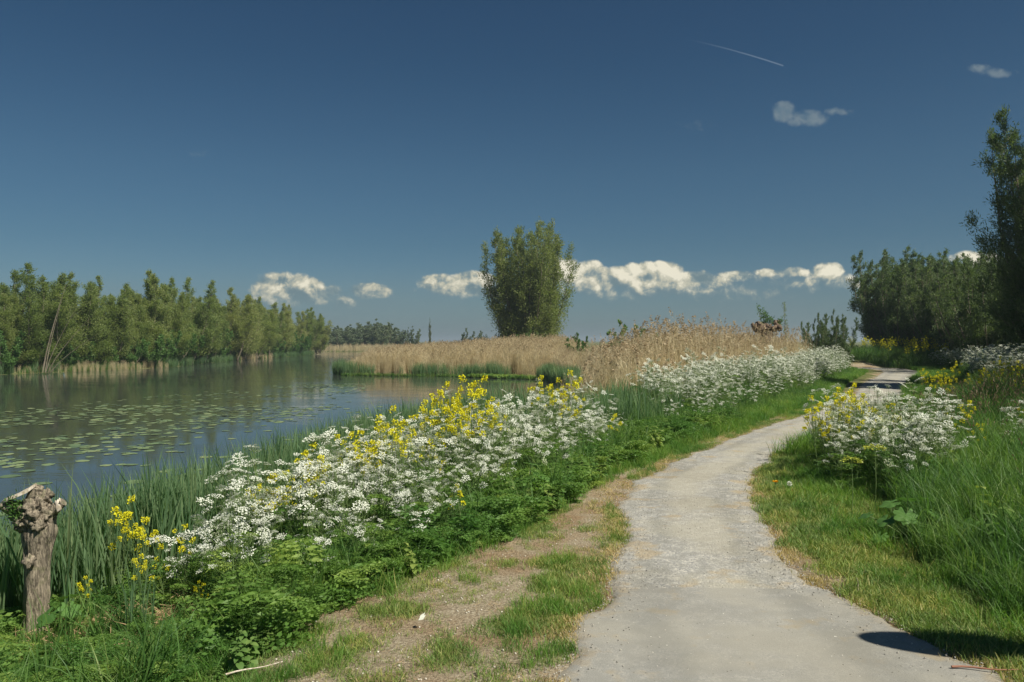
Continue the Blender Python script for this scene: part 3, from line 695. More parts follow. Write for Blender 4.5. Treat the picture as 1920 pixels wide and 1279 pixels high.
# left bank herbs
BANK = [(e[0] + .05, e[1]) for e in EDGE[1:10]] + [(2.4, 16), (.4, 15), (-2.0, 12.5), (-3.0, 10), (-3.3, 8), (-4.0, 6.3), (-4.6, 3.6), (-4.6, 3)]
lowq = lambda x, y: np.where((x / y > -.68) & (x / y < -.34) & (y < 5.5), .45, 1)
instraw = lambda x, y: ((x + 2.6) / .62) ** 2 + ((y - 5.65) / .50) ** 2 < 1
x, y = pts(BANK, 3200, lambda x, y: np.where(y < 6.2, .5, .9) * np.where(instraw(x, y), .08, 1))
scatter('leafy_herbs', K_weed, x, y, ground_z(x, y), R.uniform(.5, 1.15, len(x)) * (.45 + .55 * sstep(y, 5, 8)) * lowq(x, y), .15, label='nettle-like leafy herbs covering the left bank', cat='herbs')
BANKF = [(-1.6, 3.2), (-1.1, 4.7), (-.1, 6.5), (.6, 8.1), (1.5, 10.4), (2.6, 12.5), (1.6, 13), (-.1, 10.5), (-1.4, 8), (-2.8, 6), (-3.3, 4.6), (-3.2, 3.2)]
x, y = pts(BANKF, 900, lambda x, y: (fbm(x * 1.2, y * 1.2, 71) > .40) * .8)
scatter('broad_leaf_herbs', K_weedbig, x, y, ground_z(x, y), R.uniform(.5, .95, len(x)) * (.55 + .45 * sstep(y, 5, 8)) * lowq(x, y), .15, label='broad-leaved herbs at the foot of the left bank', cat='herbs')
x, y = pts(BANK, 2100, lambda x, y: np.where(instraw(x, y), .1, 1))
scatter('feathery_foliage', K_fern, x, y, ground_z(x, y), R.uniform(.7, 1.4, len(x)) * lowq(x, y), .1, label='feathery cow parsley foliage on the left bank', cat='foliage')
x, y = pts(BANK, 2600, lambda x, y: np.where(instraw(x, y), .04, 1) * np.where(lowq(x, y) < 1, .3, 1) * np.where((y < 5.6) & (x < -2.9), .3, 1))
scatter('tall_grass', K_tall, x, y, ground_z(x, y), R.uniform(.4, .85, len(x)) * (.6 + .4 * sstep(y, 5, 8)) * lowq(x, y), .15, label='grass growing among the flowers of the left bank', cat='grass')
lowz = lambda x, y: (x / y > -.68) & (x / y < -.34) & (y < 5.5)
x, y = pts([(-4.2, 3.6), (-1.9, 3.6), (-1.2, 4.9), (-.9, 5.6), (-2.0, 5.2), (-3.0, 5.3), (-4.2, 5.6)], 900, lambda x, y: np.where(lowz(x, y), .10, 1))
scatter('tall_grass', K_tall, x, y, ground_z(x, y), R.uniform(.35, .75, len(x)), .2, label='grass blades among the low herbs of the left foreground', cat='grass')
x, y = pts([(-4.4, 4.2), (-2.4, 4.3), (-2.2, 5.0), (-2.9, 5.2), (-4.4, 5.4)], 40, lambda x, y: np.where((np.abs(x / y + .6) < .09), 0, np.where(lowz(x, y), .25, 1)))
scatter('green_reeds', K_reed, x, y, ground_z(x, y), R.uniform(.45, .75, len(x)), .08, label='single green reeds in the left foreground', cat='reeds')
# far part of the bank
B2 = [(2.3, 12.4), (4.2, 15.3), (6.0, 18.3), (8.8, 22.8), (12.1, 30), (15.7, 37), (17.7, 41), (18.7, 44.8), (16.6, 45.6), (12.8, 38), (8.8, 30), (5.6, 23.5), (3.2, 19), (1.2, 14.5)]
x, y = pts(B2, 5200, lambda x, y: np.clip(18 / y, .3, 1))
scatter('tall_grass', K_tall, x, y, ground_z(x, y), R.uniform(.6, 1.0, len(x)) * (.5 + .5 * sstep(edge_x(y) - x, .1, 1.3)), .13, label='tall green grass under the far flower band', cat='grass')
x, y = pts(B2, 3000)
scatter('leafy_herbs', K_weed, x, y, ground_z(x, y), R.uniform(.7, 1.2, len(x)) * (.55 + .45 * sstep(edge_x(y) - x, .1, 1.3)), .15, label='leafy herbs under the far flower band', cat='herbs')
# green reeds in the near shallows
RG = [(-2.5, 3.2), (-2.9, 5.4), (-2.65, 6.6), (-2.35, 8.2), (-2.2, 10.2), (-1.6, 12.4), (.2, 15.2), (.4, 17), (-1.6, 18), (-3.3, 13.5), (-3.9, 10.5), (-4.3, 8.2), (-5.2, 6.4), (-6.0, 3.2)]
x, y = pts(RG, 2100, lambda x, y: (.35 + .65 * (pdist(x, y, RIVER, True) < 1.6)) * np.where(y < 5.95, .10, 1.0) * np.where((np.abs(x / y + .6) < .09) & (y < 5.6), 0, 1) * np.where(((x + 2.6) / .7) ** 2 + ((y - 5.75) / .6) ** 2 < 1, 0, 1))
scatter('green_reeds', K_reed, x, y, np.maximum(ground_z(x, y), WATER_Z - .15), R.uniform(.78, 1.12, len(x)) * (.75 + .25 * sstep(y, 4, 7)), .06, label='green reeds standing in the near shallows', cat='reeds')
x, y = sample_poly([(1.3, 12.6), (2.3, 12.9), (3.1, 14.6), (2.2, 16), (1.2, 14.5)], 120)
scatter('green_reeds', K_reed, x, y, ground_z(x, y), R.uniform(.5, .8, len(x)), .05, label='clump of green reeds between the two flower banks', cat='reeds')
# dry reed bed with a green rim along the water
BED = [(3.3, 19.5), (5.9, 24.6), (9.2, 31), (13, 38), (16.9, 44.4), (8, 47), (4.6, 63), (9, 95), (-19, 108), (-16, 80), (-14, 66), (-13, 63), (-4, 61), (2.2, 57.0), (3.8, 48), (3.6, 38), (2.9, 29), (1.3, 22.5), (1.4, 18.8)]
x, y = pts(BED, 11500, lambda x, y: np.clip(34 / y, .16, 1))
keep_h = np.clip(.80 + .25 * fbm(x * .3, y * .3, 90) + .12 * sstep(x, 2, 8) - .25 * sstep(-x, 8, 14), .5, 1.3)
edge_d = pdist(x, y, BED, True)
kr = R.uniform(0, 1, len(x)) < .35 + .65 * sstep(edge_d, .1, 1.6); x = x[kr]; y = y[kr]; keep_h = (keep_h * (.70 + .30 * sstep(edge_d, 0, 2.2)))[kr]
scatter('dry_reeds', K_dry, x, y, np.maximum(ground_z(x, y), WATER_Z - .1), keep_h * R.uniform(.8, 1.15, len(x)), .07, label='bed of pale dry reeds on the point of land', cat='reeds')
x, y = pts([(3.6, 22), (7.5, 28), (12.4, 37), (16.6, 44.2), (9, 46), (4.2, 42), (3.2, 30)], 420)
hs = .84 + .16 * np.exp(-((x / y - .20) / .10) ** 2)
scatter('plumed_reeds', K_drytall, x, y, ground_z(x, y), R.uniform(.85, 1.06, len(x)) * hs, .05, label='taller dry reeds with brown plumes above the bed', cat='reeds')
SH = RIVER[7:16]; sx = []; sy = []
for (a0, b0), (a1, b1) in zip(SH[:-1], SH[1:]):
    n_ = int(math.hypot(a1 - a0, b1 - b0) * 13); q = R.uniform(0, 1, n_); sx.append(a0 + (a1 - a0) * q); sy.append(b0 + (b1 - b0) * q)
sx = np.concatenate(sx); sy = np.concatenate(sy); o_ = R.uniform(-.2, .9, len(sx)); sx = sx + o_ * .5 * (sy < 56); sy = sy + o_ * (sy >= 56)
hn = .55 + .9 * fbm(sx * .35, sy * .35, 77); kk = hn > .88
scatter('green_reeds', K_reed, sx[kk], sy[kk], np.full(kk.sum(), WATER_Z - .12), hn[kk] * 1.05, .06, label='green reeds fringing the far reed bed at the waterline', cat='reeds')
x = R.uniform(-13.3, 2.2, 260); y = np.interp(x, [-13.3, -4, 2.2], [62.2, 60.2, 56]) - R.uniform(0, .5, 260)
scatter('leafy_herbs', K_weed, x, y, np.full(260, WATER_Z - .1), R.uniform(.7, 1.2, 260), .15, label='low green plants at the waterline of the reed bed', cat='herbs')
x = np.concatenate([R.uniform(-3, -1, 70), R.uniform(-1, 2, 60)]); y = np.interp(x, [-13.3, -4, 2.2], [62.2, 60.0, 56]) - R.uniform(.1, .8, 130)
scatter('leafy_herbs', variants('cress', [weed(210, 8, .3, .12, M['fern'])]), x, y, np.full(130, WATER_Z - .05), R.uniform(.8, 1.3, 130), .15, label='bright green cress at the corner of the reed bed', cat='herbs')
# reeds on the far bank
sx = []; sy = []
FB = RIVER[20:31]
for (a0, b0), (a1, b1) in zip(FB[:-1], FB[1:]):
    n_ = int(math.hypot(a1 - a0, b1 - b0) * 11); q = R.uniform(0, 1, n_); sx.append(a0 + (a1 - a0) * q); sy.append(b0 + (b1 - b0) * q)
sx = np.concatenate(sx) - R.uniform(0, 2, sum(map(len, sx))); sy = np.concatenate(sy)
fn = fbm(sx * .15, sy * .12, 99); kk = (fn > .53) | (sy > 150)
scatter('dry_reeds', K_dry, sx[kk], sy[kk], np.full(kk.sum(), WATER_Z), R.uniform(.22, .52, kk.sum()) * (.6 + .4 * sstep(fn[kk], .53, .62)), .06, label='dry reeds along the far bank under the willows', cat='reeds')
scatter('green_reeds', K_reed, sx[~kk], sy[~kk], np.full((~kk).sum(), WATER_Z), R.uniform(.5, 1.0, (~kk).sum()), .06, label='green reeds along the far bank under the willows', cat='reeds')
scatter('bank_grass', K_tall, sx - .4, sy, np.full(len(sx), WATER_Z + .02), R.uniform(.6, 1.5, len(sx)), .15, label='grass at the foot of the far bank willows', cat='grass')
x, y = sample_poly([(-50, 200), (-30, 197), (-27, 160), (-21, 112), (-17, 100), (-10, 112), (-18, 205), (-50, 212)], 1800)
scatter('dry_reeds', K_dry, x, y, np.maximum(ground_z(x, y), WATER_Z), R.uniform(.6, .9, len(x)), .06, label='distant pale reed bed at the end of the river', cat='reeds')
# loose stones, chips and straw
x, y = pts(LV, 5200, lambda x, y: (1 - turfiness(x, y)) * .75 * (fbm(x * 4, y * 4, 91) > .45) * offpath(x, y))
scatter('short_grass', K_turf, x, y, ground_z(x, y), R.uniform(.3, .75, len(x)), .2, label='thin scattered turf on the bare part of the verge', cat='grass')
x, y = pts(LV, 3400, lambda x, y: (1 - turfiness(x, y)) * near_w(y, 7) * offpath(x, y))
scatter('pebbles', K_chip, x, y, ground_z(x, y) + .003, R.uniform(.2, .8, len(x)) ** 1.3, .5, label='pale stone chips on the sandy verge', cat='gravel')
yq = R.uniform(3.2, 18, 9000) ** 1.0; s_ = R.uniform(0, 1, 9000); s_ = np.where(R.uniform(0, 1, 9000) < .6, np.where(s_ > .5, 1 - (1 - s_) ** 2 * .8, s_ ** 2 * .8), s_)
kq = R.uniform(0, 1, 9000) < np.clip(6 / yq, .15, 1) * np.where(yq < 5, .5, 1); yq = yq[kq]; s_ = s_[kq]
x = path_lx(yq) * (1 - s_) + path_rx(yq) * s_
scatter('pebbles', K_stone, x, yq, np.full(len(x), .016), R.uniform(.18, .62, len(x)), .5, label='loose gravel lying on the path', cat='gravel')
yq = 3.2 + 12 * R.uniform(0, 1, 7000) ** 1.4; sd_ = R.integers(0, 2, 7000); off_ = R.normal(0, .085, 7000)
x = np.where(sd_ == 0, path_lx(yq), path_rx(yq)) + off_
scatter('pebbles', K_stone, x, yq, np.maximum(ground_z(x, yq), -.004) + .006, R.uniform(.15, .55, 7000), .5, label='loose gravel spilling over the path edges', cat='gravel')
x = R.normal(-2.65, .42, 1100); y = R.normal(5.65, .36, 1100)
scatter('straw_litter', K_litter, x, y, ground_z(x, y), R.uniform(.8, 1.6, 1100), .25, label='brown reed litter under the yellow flowers by the stump', cat='straw')
x, y = pts(LV, 1500, lambda x, y: near_w(y, 6) * (1 - .5 * turfiness(x, y)))
scatter('straw_litter', K_litter, x, y, ground_z(x, y), R.uniform(.25, .55, len(x)), .1, label='bits of dry straw on the verge', cat='straw')

# ------------------------------------------------------------------ cow parsley
def umbel_mesh(seed):
    r = np.random.default_rng(seed); g = Geo(); n = 15; rad = .044
    for i in range(n):
        a = i * 2.39996; q = rad * math.sqrt((i + .5) / n); c = np.array([q * math.cos(a), q * math.sin(a), .012 + .010 * (1 - (q / rad) ** 2) + r.normal(0, .002)])
        tube(g, [(0, 0, -.018), c * .6, c], [.0009, .0007, .0006], 3, .5, 1)
        k = 5; o = np.stack([r.normal(0, .0052, k), r.normal(0, .0052, k), r.normal(.001, .0022, k)], -1); s = .0049
        for j in range(k):
            cc = c + o[j]; ph = r.uniform(0, PI); tx_ = np.array([math.cos(ph), math.sin(ph), r.normal(0, .25)]) * s; ty_ = np.array([-math.sin(ph), math.cos(ph), r.normal(0, .25)]) * s
            g.add([cc - tx_, cc - ty_, cc + tx_, cc + ty_], [(0, 1, 2, 3)], r.uniform(0, 1), 0)
    return g.mesh('umbel', [M['white'], M['stem']])
UMB = [umbel_mesh(300 + i) for i in range(4)]
M['fadedwhite'] = leaf_mat('fading_umbel', (.38, .44, .24), (.62, .66, .46), None, .3, gain=1.0)
for _i in (5, 6):
    _m = umbel_mesh(300 + _i); _m.materials[0] = M['fadedwhite']; UMB.append(_m)
class Parsley:
    def __init__(s, seed, H, nu, spread=.20):
        r = np.random.default_rng(seed); gs = Geo(); s.um = []
        joint = []
        mainp = np.array([(0, 0, 0), (r.normal(0, .02), r.normal(0, .02), H * .35), (r.normal(0, .04), r.normal(0, .04), H * .62)])
        tube(gs, mainp, [.0055, .0045, .0035], 4, .4)
        for i in range(nu):
            a = r.uniform(0, 2 * PI); q = spread * math.sqrt(r.uniform(.02, 1)); hz = H * (r.uniform(.52, 1.0) - .12 * (q / spread) ** 2)
            t_ = r.uniform(.3, 1); j = mainp[0] * (1 - t_) + mainp[2] * t_; j = j if j[2] < hz - .08 else mainp[1]
            end = np.array([mainp[2][0] + q * math.cos(a), mainp[2][1] + q * math.sin(a), hz])
            mid = (j + end) / 2 + np.array([math.cos(a), math.sin(a), 0]) * .03; tube(gs, [j, mid, end], [.0028, .0022, .0016], 3, .5)
            s.um.append((tuple(end), (r.normal(0, .34), r.normal(0, .34), r.uniform(0, 6)), r.uniform(.6, 1.25), int(r.choice(6, p=[.24, .24, .24, .18, .05, .05]))))
        s.stem = gs.mesh('stem', [M['stem']])
        gf = Geo()
        for i in range(7):
            z = H * r.uniform(.08, .6); az = r.uniform(0, 2 * PI); fern_leaf(gf, r, (0, 0, z), az, r.uniform(.14, .26), r.uniform(.2, .8), 0, r.uniform(.3, .9))
        s.fol = gf.mesh('foliage', [M['fern']])
    def build(s, label, loc, group):
        t_ = thing('cow_parsley', label, 'flower', loc, group=group)
        obj('stem', s.stem, t_); obj('foliage', s.fol, t_)
        for (p_, r_, sc, k) in s.um:
            o = obj('umbel', UMB[k], t_); o.location = p_; o.rotation_euler = r_; o.scale = (sc,) * 3
        return t_
    def joined(s):
        """the same plant as one mesh for the many far ones"""
        vs = []; g = Geo()
        def put(me, mat4, off):
            n = len(me.vertices); co = np.empty(n * 3); me.vertices.foreach_get('co', co); co = co.reshape(-1, 3)
            A = np.array(mat4); co = co @ A[:3, :3].T + A[:3, 3]
            va = np.empty(n); me.attributes['v'].data.foreach_get('value', va)
            m_ = np.array([p.material_index for p in me.polygons]); fs = [tuple(p.vertices) for p in me.polygons]
            base = g.n; g.v.append(co); g.a.append(va); g.n += n
            for mi in set(m_.tolist()):
                for sz in (3, 4):
                    F = [f for f, q in zip(fs, m_) if q == mi and len(f) == sz]
                    if F: g.f.append(np.array(F) + base); g.m.append(np.full(len(F), off[mi], np.int32))
        put(s.stem, Matrix.Identity(4), [1]); put(s.fol, Matrix.Identity(4), [2])
        for (p_, r_, sc, k) in s.um: put(UMB[min(k, 3)], Matrix.Translation(p_) @ Euler(r_).to_matrix().to_4x4() @ Matrix.Scale(sc, 4), [0, 1])
        return g.mesh('cow_parsley_plant', [M['white'], M['stem'], M['fern']])
KINDS = [Parsley(400 + i, [.95, 1.05, .85, 1.0, .75, 1.1][i], [23, 26, 21, 27, 17, 25][i], [.21, .25, .22, .26, .20, .25][i]) for i in range(6)]
protos = [None] * 6
def put_parsley(k, loc, rz, sc, label, group, tilt=(0, 0)):
    if protos[k] is None: protos[k] = o = KINDS[k].build(label, loc, group)
    else: o = copy_tree(protos[k])
    o.location = loc; o.rotation_euler = (tilt[0], tilt[1], rz); o.scale = (sc,) * 3; o['label'] = label; o['group'] = group
def spread_pts(P, n, mind, rng=R, keep=None):
    out = []; x, y = sample_poly(P, n * 40, rng)
    for a_, b_ in zip(x, y):
        if keep is not None and not keep(a_, b_): continue
        if all((a_ - c) ** 2 + (b_ - d) ** 2 > mind * mind for c, d in out): out.append((a_, b_))
        if len(out) >= n: break
    return out
FB1 = [(-1.75, 4.75), (-1.35, 4.75), (-.8, 5.6), (-.40, 6.5), (.28, 7.9), (.85, 9.3), (1.3, 10.8), (1.9, 12.4), (1.1, 13.2), (-.6, 12.3), (-1.9, 10.5), (-2.35, 8.6), (-2.35, 6.8), (-2.0, 5.7)]
def zone_label(x_, y_):
    w_ = 'by the river reeds' if x_ < edge_x(y_) - 1.75 else ('facing the sandy verge' if x_ > edge_x(y_) - .85 else 'in the middle')
    d_ = 'nearest the pollard stump' if y_ < 6.4 else ('in the near part' if y_ < 8 else ('under the crest with mustard' if y_ < 10 else 'at the far end'))
    return 'cow parsley ' + w_ + ' of the near bank, ' + d_
for (x_, y_) in spread_pts(FB1, 170, .19):
    inner = float(np.clip((edge_x(y_) - x_) / 1.2, 0, 1))
    k = int(R.integers(0, 6)); s_ = R.uniform(.74, 1.18) * (.66 + .38 * inner) * (1.0 - .05 * float(sstep(y_, 7.5, 10)) - .10 * float(sstep(y_, 10, 11.5)))
    put_parsley(k, (x_, y_, float(ground_z(x_, y_)) - .01), R.uniform(0, 6.28), s_,
                zone_label(x_, y_), zone_label(x_, y_), (R.normal(0, .07), R.normal(0, .07)))
FB3 = [(3.5, 8.5), (3.75, 7.7), (4.4, 7.8), (4.75, 8.8), (5.3, 10.6), (5.0, 11.4), (4.5, 11.4), (3.95, 10.2)]
def bend_label(x_, y_):
    return 'cow parsley in the white clump at the bend, ' + ('front edge' if y_ < 8.6 else ('middle' if y_ < 9.9 else 'far side')) + (' over the path' if x_ - path_rx(y_) < .9 else ' on the meadow side')
for (x_, y_) in spread_pts(FB3, 46, .2):
    k = int(R.integers(0, 6))
    put_parsley(k, (x_, y_, float(ground_z(x_, y_)) - .02), R.uniform(0, 6.28), R.uniform(.85, 1.1) * (.75 + .25 * float(sstep(x_ - path_rx(y_), .2, 1.4))),
                bend_label(x_, y_), bend_label(x_, y_), (R.normal(0, .09), R.normal(0, .09)))
for lab, grp, L_ in (('short cow parsley standing alone in the green reeds beside the near flower bank', 'cow parsley scattered among the green reeds', [(-2.5, 6.6), (-2.55, 7.2), (-2.35, 6.1), (-2.3, 5.6), (-2.55, 5.9)]),
                     ('lone cow parsley in the tall meadow grass right of the white clump', 'cow parsley scattered in the right-hand meadow', [(6.0, 9.6), (6.5, 10.3), (5.7, 9.0), (6.2, 9.2), (7.0, 10.9)])):
    for (x_, y_) in L_:
        put_parsley(4, (x_, y_, float(ground_z(x_, y_))), R.uniform(0, 6), .85, lab, grp)
# far band: the nearest ones as individuals, the rest as stuff
far_all = spread_pts([(2.7, 13.2), (4.2, 15.6), (6.0, 18.7), (8.7, 23.2), (11.8, 30), (15.4, 37), (17.4, 41), (18.4, 44.6), (16.4, 45.4), (12.8, 38), (8.8, 30), (5.2, 23), (3.4, 18.6), (2.3, 15.6)], 520, .24)
far_all.sort(key=lambda q: q[1])
for (x_, y_) in far_all[:69]:
    k = int(R.integers(0, 6))
    put_parsley(k, (x_, y_, float(ground_z(x_, y_))), R.uniform(0, 6.28), R.uniform(.9, 1.25) * (.55 + .45 * float(sstep(edge_x(y_) - x_, .1, 1.2))), 'cow parsley, near end of the far band, ' + ('beside the green reed gap' if y_ < 15.5 else ('before the tall dry reeds' if y_ < 18 else 'on the rise before the dry reeds')), 'cow parsley at the near end of the far flower band')
K_pars = variants('cow_parsley_kind', [k.joined() for k in KINDS])
q = np.array(far_all[69:])
scatter('far_cow_parsley', K_pars, q[:, 0], q[:, 1], ground_z(q[:, 0], q[:, 1]), R.uniform(1.0, 1.4, len(q)) * (.6 + .4 * sstep(edge_x(q[:, 1]) - q[:, 0], .1, 1.2)), .06, label='white band of cow parsley between the dry reeds and the far path', cat='flowers')
q = np.array(spread_pts([(12.8, 20.5), (14.5, 22), (17.8, 27), (21.5, 35), (24.5, 43), (23.8, 45), (21.6, 38), (18.2, 31.4), (14.8, 25.3)], 330, .25))
scatter('far_cow_parsley', K_pars, q[:, 0], q[:, 1], ground_z(q[:, 0], q[:, 1]), R.uniform(.95, 1.3, len(q)), .06, label='cow parsley on the shaded slope right of the far path', cat='flowers')

# ------------------------------------------------------------------ yellow mustard
def blossom_mesh(seed):
    r = np.random.default_rng(seed); g = Geo(); n = 30
    a = r.uniform(0, 2 * PI, n); t_ = r.uniform(0, 1, n); q = .026 * np.sqrt(1 - .65 * t_) * r.uniform(.6, 1.1, n)
    c = np.stack([q * np.cos(a), q * np.sin(a), .055 * t_], -1)
    d = np.stack([np.cos(a), np.sin(a), r.uniform(.1, .8, n)], -1); diamonds(g, c, d, .017, .014, r.uniform(0, 1, n), 0, r); diamonds(g, c, np.cross(d, r.normal(size=(n, 3))), .015, .013, r.uniform(0, 1, n), 0, r)
    return g.mesh('blossom', [M['yellow']])
BLO = [blossom_mesh(500 + i) for i in range(3)]
class Mustard:
    def __init__(s, seed, H, nb):
        r = np.random.default_rng(seed); gs = Geo(); s.b = []; tube(gs, [(0, 0, 0), (.01, 0, H * .5), (0, .01, H * .93)], [.005, .004, .002], 4, .5)
        for i in range(nb):
            a = i * 2.4 + r.normal(0, .3); q = 0 if i == 0 else r.uniform(.05, .16); z = H if i == 0 else H * r.uniform(.62, .98)
            j = (0, 0, z * .6); e = (q * math.cos(a), q * math.sin(a), z); tube(gs, [j, ((j[0] + e[0]) * .62, (j[1] + e[1]) * .62, (j[2] + e[2]) / 2), e], [.003, .002, .0014], 3, .5)
            s.b.append((e, (r.normal(0, .15), r.normal(0, .15), r.uniform(0, 6)), r.uniform(.7, 1.15), int(r.integers(0, 3))))
        s.stem = gs.mesh('stem', [M['stem']]); gf = Geo()
        for i in range(9):
            az = r.uniform(0, 6.28); z = H * r.uniform(.05, .62); L_ = r.uniform(.07, .15) * (1.3 - z / H); broadleaf(gf, (0, 0, z), (math.cos(az), math.sin(az), r.uniform(.1, .6)), L_, L_ * .38, r.uniform(.2, .9), 0, .1, .4)
        s.fol = gf.mesh('foliage', [M['weed']])
    def build(s, label, loc, group):
        t_ = thing('mustard_plant', label, 'flower', loc, group=group); obj('stem', s.stem, t_); obj('foliage', s.fol, t_)
        for (p_, r_, sc, k) in s.b: o = obj('blossom', BLO[k], t_); o.location = p_; o.rotation_euler = r_; o.scale = (sc,) * 3
        return t_
MK = [Mustard(520 + i, [1.0, .9, 1.1, .8][i], [10, 8, 12, 7][i]) for i in range(4)]; mproto = [None] * 4
def put_must(k, x_, y_, sc, label, group):
    if mproto[k] is None: mproto[k] = o = MK[k].build(label, (0, 0, 0), group)
    else: o = copy_tree(mproto[k])
    sc *= .98 if x_ < 3 else .84; o.location = (x_, y_, float(ground_z(x_, y_))); o.rotation_euler = (R.normal(0, .08), R.normal(0, .08), R.uniform(0, 6)); o.scale = (sc,) * 3; o['label'] = label; o['group'] = group
MUST = [('mustard plant with yellow flowers beside the pollard stump, over the brown litter', 'mustard plants by the stump', [(-2.80, 5.75, .78), (-2.62, 5.70, .66), (-2.66, 5.6, .80), (-2.48, 5.75, .70), (-2.42, 5.6, .52), (-2.9, 5.45, .42), (-2.55, 5.45, .5)]),
        ('low yellow mustard in the leaves right of the brown litter', 'low mustard at the foot of the bank', [(-1.95, 5.0, .30), (-1.9, 5.05, .25)]),
        ('tall mustard with bright yellow heads at the crest of the near flower bank', 'mustard at the crest of the flower bank', [(-1.05, 8.9, 1.0), (-.9, 8.8, 1.06), (-.72, 8.7, 1.12), (-.55, 8.8, 1.16), (-.45, 8.6, 1.12), (-.3, 8.8, 1.2), (-.65, 8.4, 1.0), (-.8, 8.2, .98), (-.4, 8.2, 1.0), (-.5, 8.5, 1.06), (-.15, 8.7, 1.05), (-.3, 8.3, .98), (-.6, 9.3, 1.15), (-.95, 8.4, .95), (-.45, 9.1, 1.2), (-.8, 9.1, 1.1)]),
        ('mustard among the white umbels at the water side of the near flower bank', 'mustard at the water side of the flower bank', [(-1.85, 7.1, 1.1), (-1.8, 7.4, 1.15), (-1.9, 6.6, 1.0), (-1.95, 6.3, .95), (-1.75, 6.8, 1.0), (-1.85, 6.1, .8), (-1.7, 7.7, 1.1), (-2.0, 7.6, 1.15)]),
        ('mustard in the middle of the near flower bank', 'mustard in the middle of the flower bank', [(-1.3, 8.0, 1.15), (-1.2, 7.9, 1.1), (-1.1, 8.1, 1.15), (-1.4, 8.2, 1.15), (-1.5, 7.9, 1.15), (-1.05, 7.7, 1.05), (-1.25, 7.5, 1.05), (-.38, 6.3, .6)]),
        ('mustard near the green reed gap at the far end of the near flower bank', 'mustard at the far end of the flower bank', [(.5, 10.2, 1.0), (.72, 10.4, 1.08), (.4, 10.6, 1.05), (.9, 10.3, .95), (1.35, 10.7, .75), (1.42, 10.9, .7), (.6, 10.9, 1.1)]),
        ('mustard with bright yellow heads over the white clump at the bend', 'mustard in the clump at the bend', [(3.55, 9.2, 1.0), (3.6, 9.0, .95), (3.75, 9.3, 1.1), (3.95, 9.4, 1.15), (3.9, 9.0, 1.0), (4.15, 9.3, 1.15), (4.2, 9.6, 1.15), (4.35, 9.5, 1.1), (3.5, 8.9, .8), (4.0, 9.8, 1.2), (4.3, 9.9, 1.2), (3.7, 9.6, 1.1), (4.5, 9.6, 1.05)]),
        ('mustard in the meadow grass right of the white clump', 'mustard in the right-hand meadow', [(5.2, 9.3, .95), (5.25, 9.6, 1.0), (5.35, 9.2, .8), (5.6, 9.6, .7), (6.6, 10.3, .8), (6.9, 10.2, .75), (7.1, 10.5, .8)])]
ORD = ['leftmost', 'second from the left', 'third from the left', 'fourth from the left', 'fifth from the left', 'sixth from the left', 'seventh from the left', 'eighth from the left', 'ninth from the left', 'tenth from the left',
       'eleventh from the left', 'twelfth from the left', 'thirteenth from the left', 'fourteenth from the left', 'fifteenth from the left', 'sixteenth from the left']
for lab, grp, L_ in MUST:
    L_ = sorted(L_, key=lambda q: q[0] / q[1])
    for i_, (x_, y_, s_) in enumerate(L_): put_must(int(R.integers(0, 4)), x_, y_, s_, (ORD[i_] if i_ < len(L_) - 1 else 'rightmost') + ' of the ' + grp.replace('mustard', 'yellow mustard', 1), grp)
slope = spread_pts([(7.8, 13), (9.0, 13.2), (11, 17), (13.5, 22), (12.5, 23.5), (10, 20)], 24, .35)
for (x_, y_) in slope: put_must(int(R.integers(0, 4)), x_, y_, R.uniform(.95, 1.2), 'dim yellow mustard on the shaded slope under the right-hand trees', 'mustard on the shaded slope')
farm = spread_pts([(22.9, 47.5), (24.8, 45), (29, 47), (29, 52), (23.5, 53), (21.6, 52), (22.6, 49.8)], 95, .35)
for (x_, y_) in farm: put_must(2, x_, y_, R.uniform(1.3, 1.6), 'yellow mustard in the far thicket beyond the last bend of the path', 'mustard beyond the last bend')

# ------------------------------------------------------------------ lily pads
def pad_mesh(seed):
    r = np.random.default_rng(seed); g = Geo(); n = 16; a = np.linspace(.18, 2 * PI - .18, n); rr = (1 + .05 * np.sin(a * 3 + seed)) * np.array([1] * n)
    V = [(0, 0, .004)] + [(math.cos(t_) * q * 1.1, math.sin(t_) * q, .006 + .02 * r.uniform(-.3, 1) ) for t_, q in zip(a, rr)]
    g.add(V, [(0, i, i + 1) for i in range(1, n)], r.uniform(0, 1)); return g.mesh('lily_pad', [M['pad']], True)
PADS = [pad_mesh(i) for i in range(5)]
PP = [(-21, 30), (-12.5, 52), (-9, 50), (-6.8, 36), (-7.2, 26), (-8.5, 20), (-10.5, 16), (-14, 14.5), (-22, 17)]
x, y = pts(PP, 3400, lambda x, y: sstep(fbm(x * .35, y * .25, 14), .40, .6) * .62 + .04)
x2, y2 = pts([(-12, 13), (-5.5, 10.5), (-4.2, 13), (-3.6, 20), (-3, 30), (-7, 36), (-14, 20)], 120)
x = np.r_[x, x2]; y = np.r_[y, y2]; dd_ = np.hypot(x, y); order = np.argsort(dd_); x = x[order]; y = y[order]
infr = np.abs(x / y) < .66; ind = np.where(infr)[0][:300]; rest = np.setdiff1d(np.arange(len(x)), ind)
pp = None
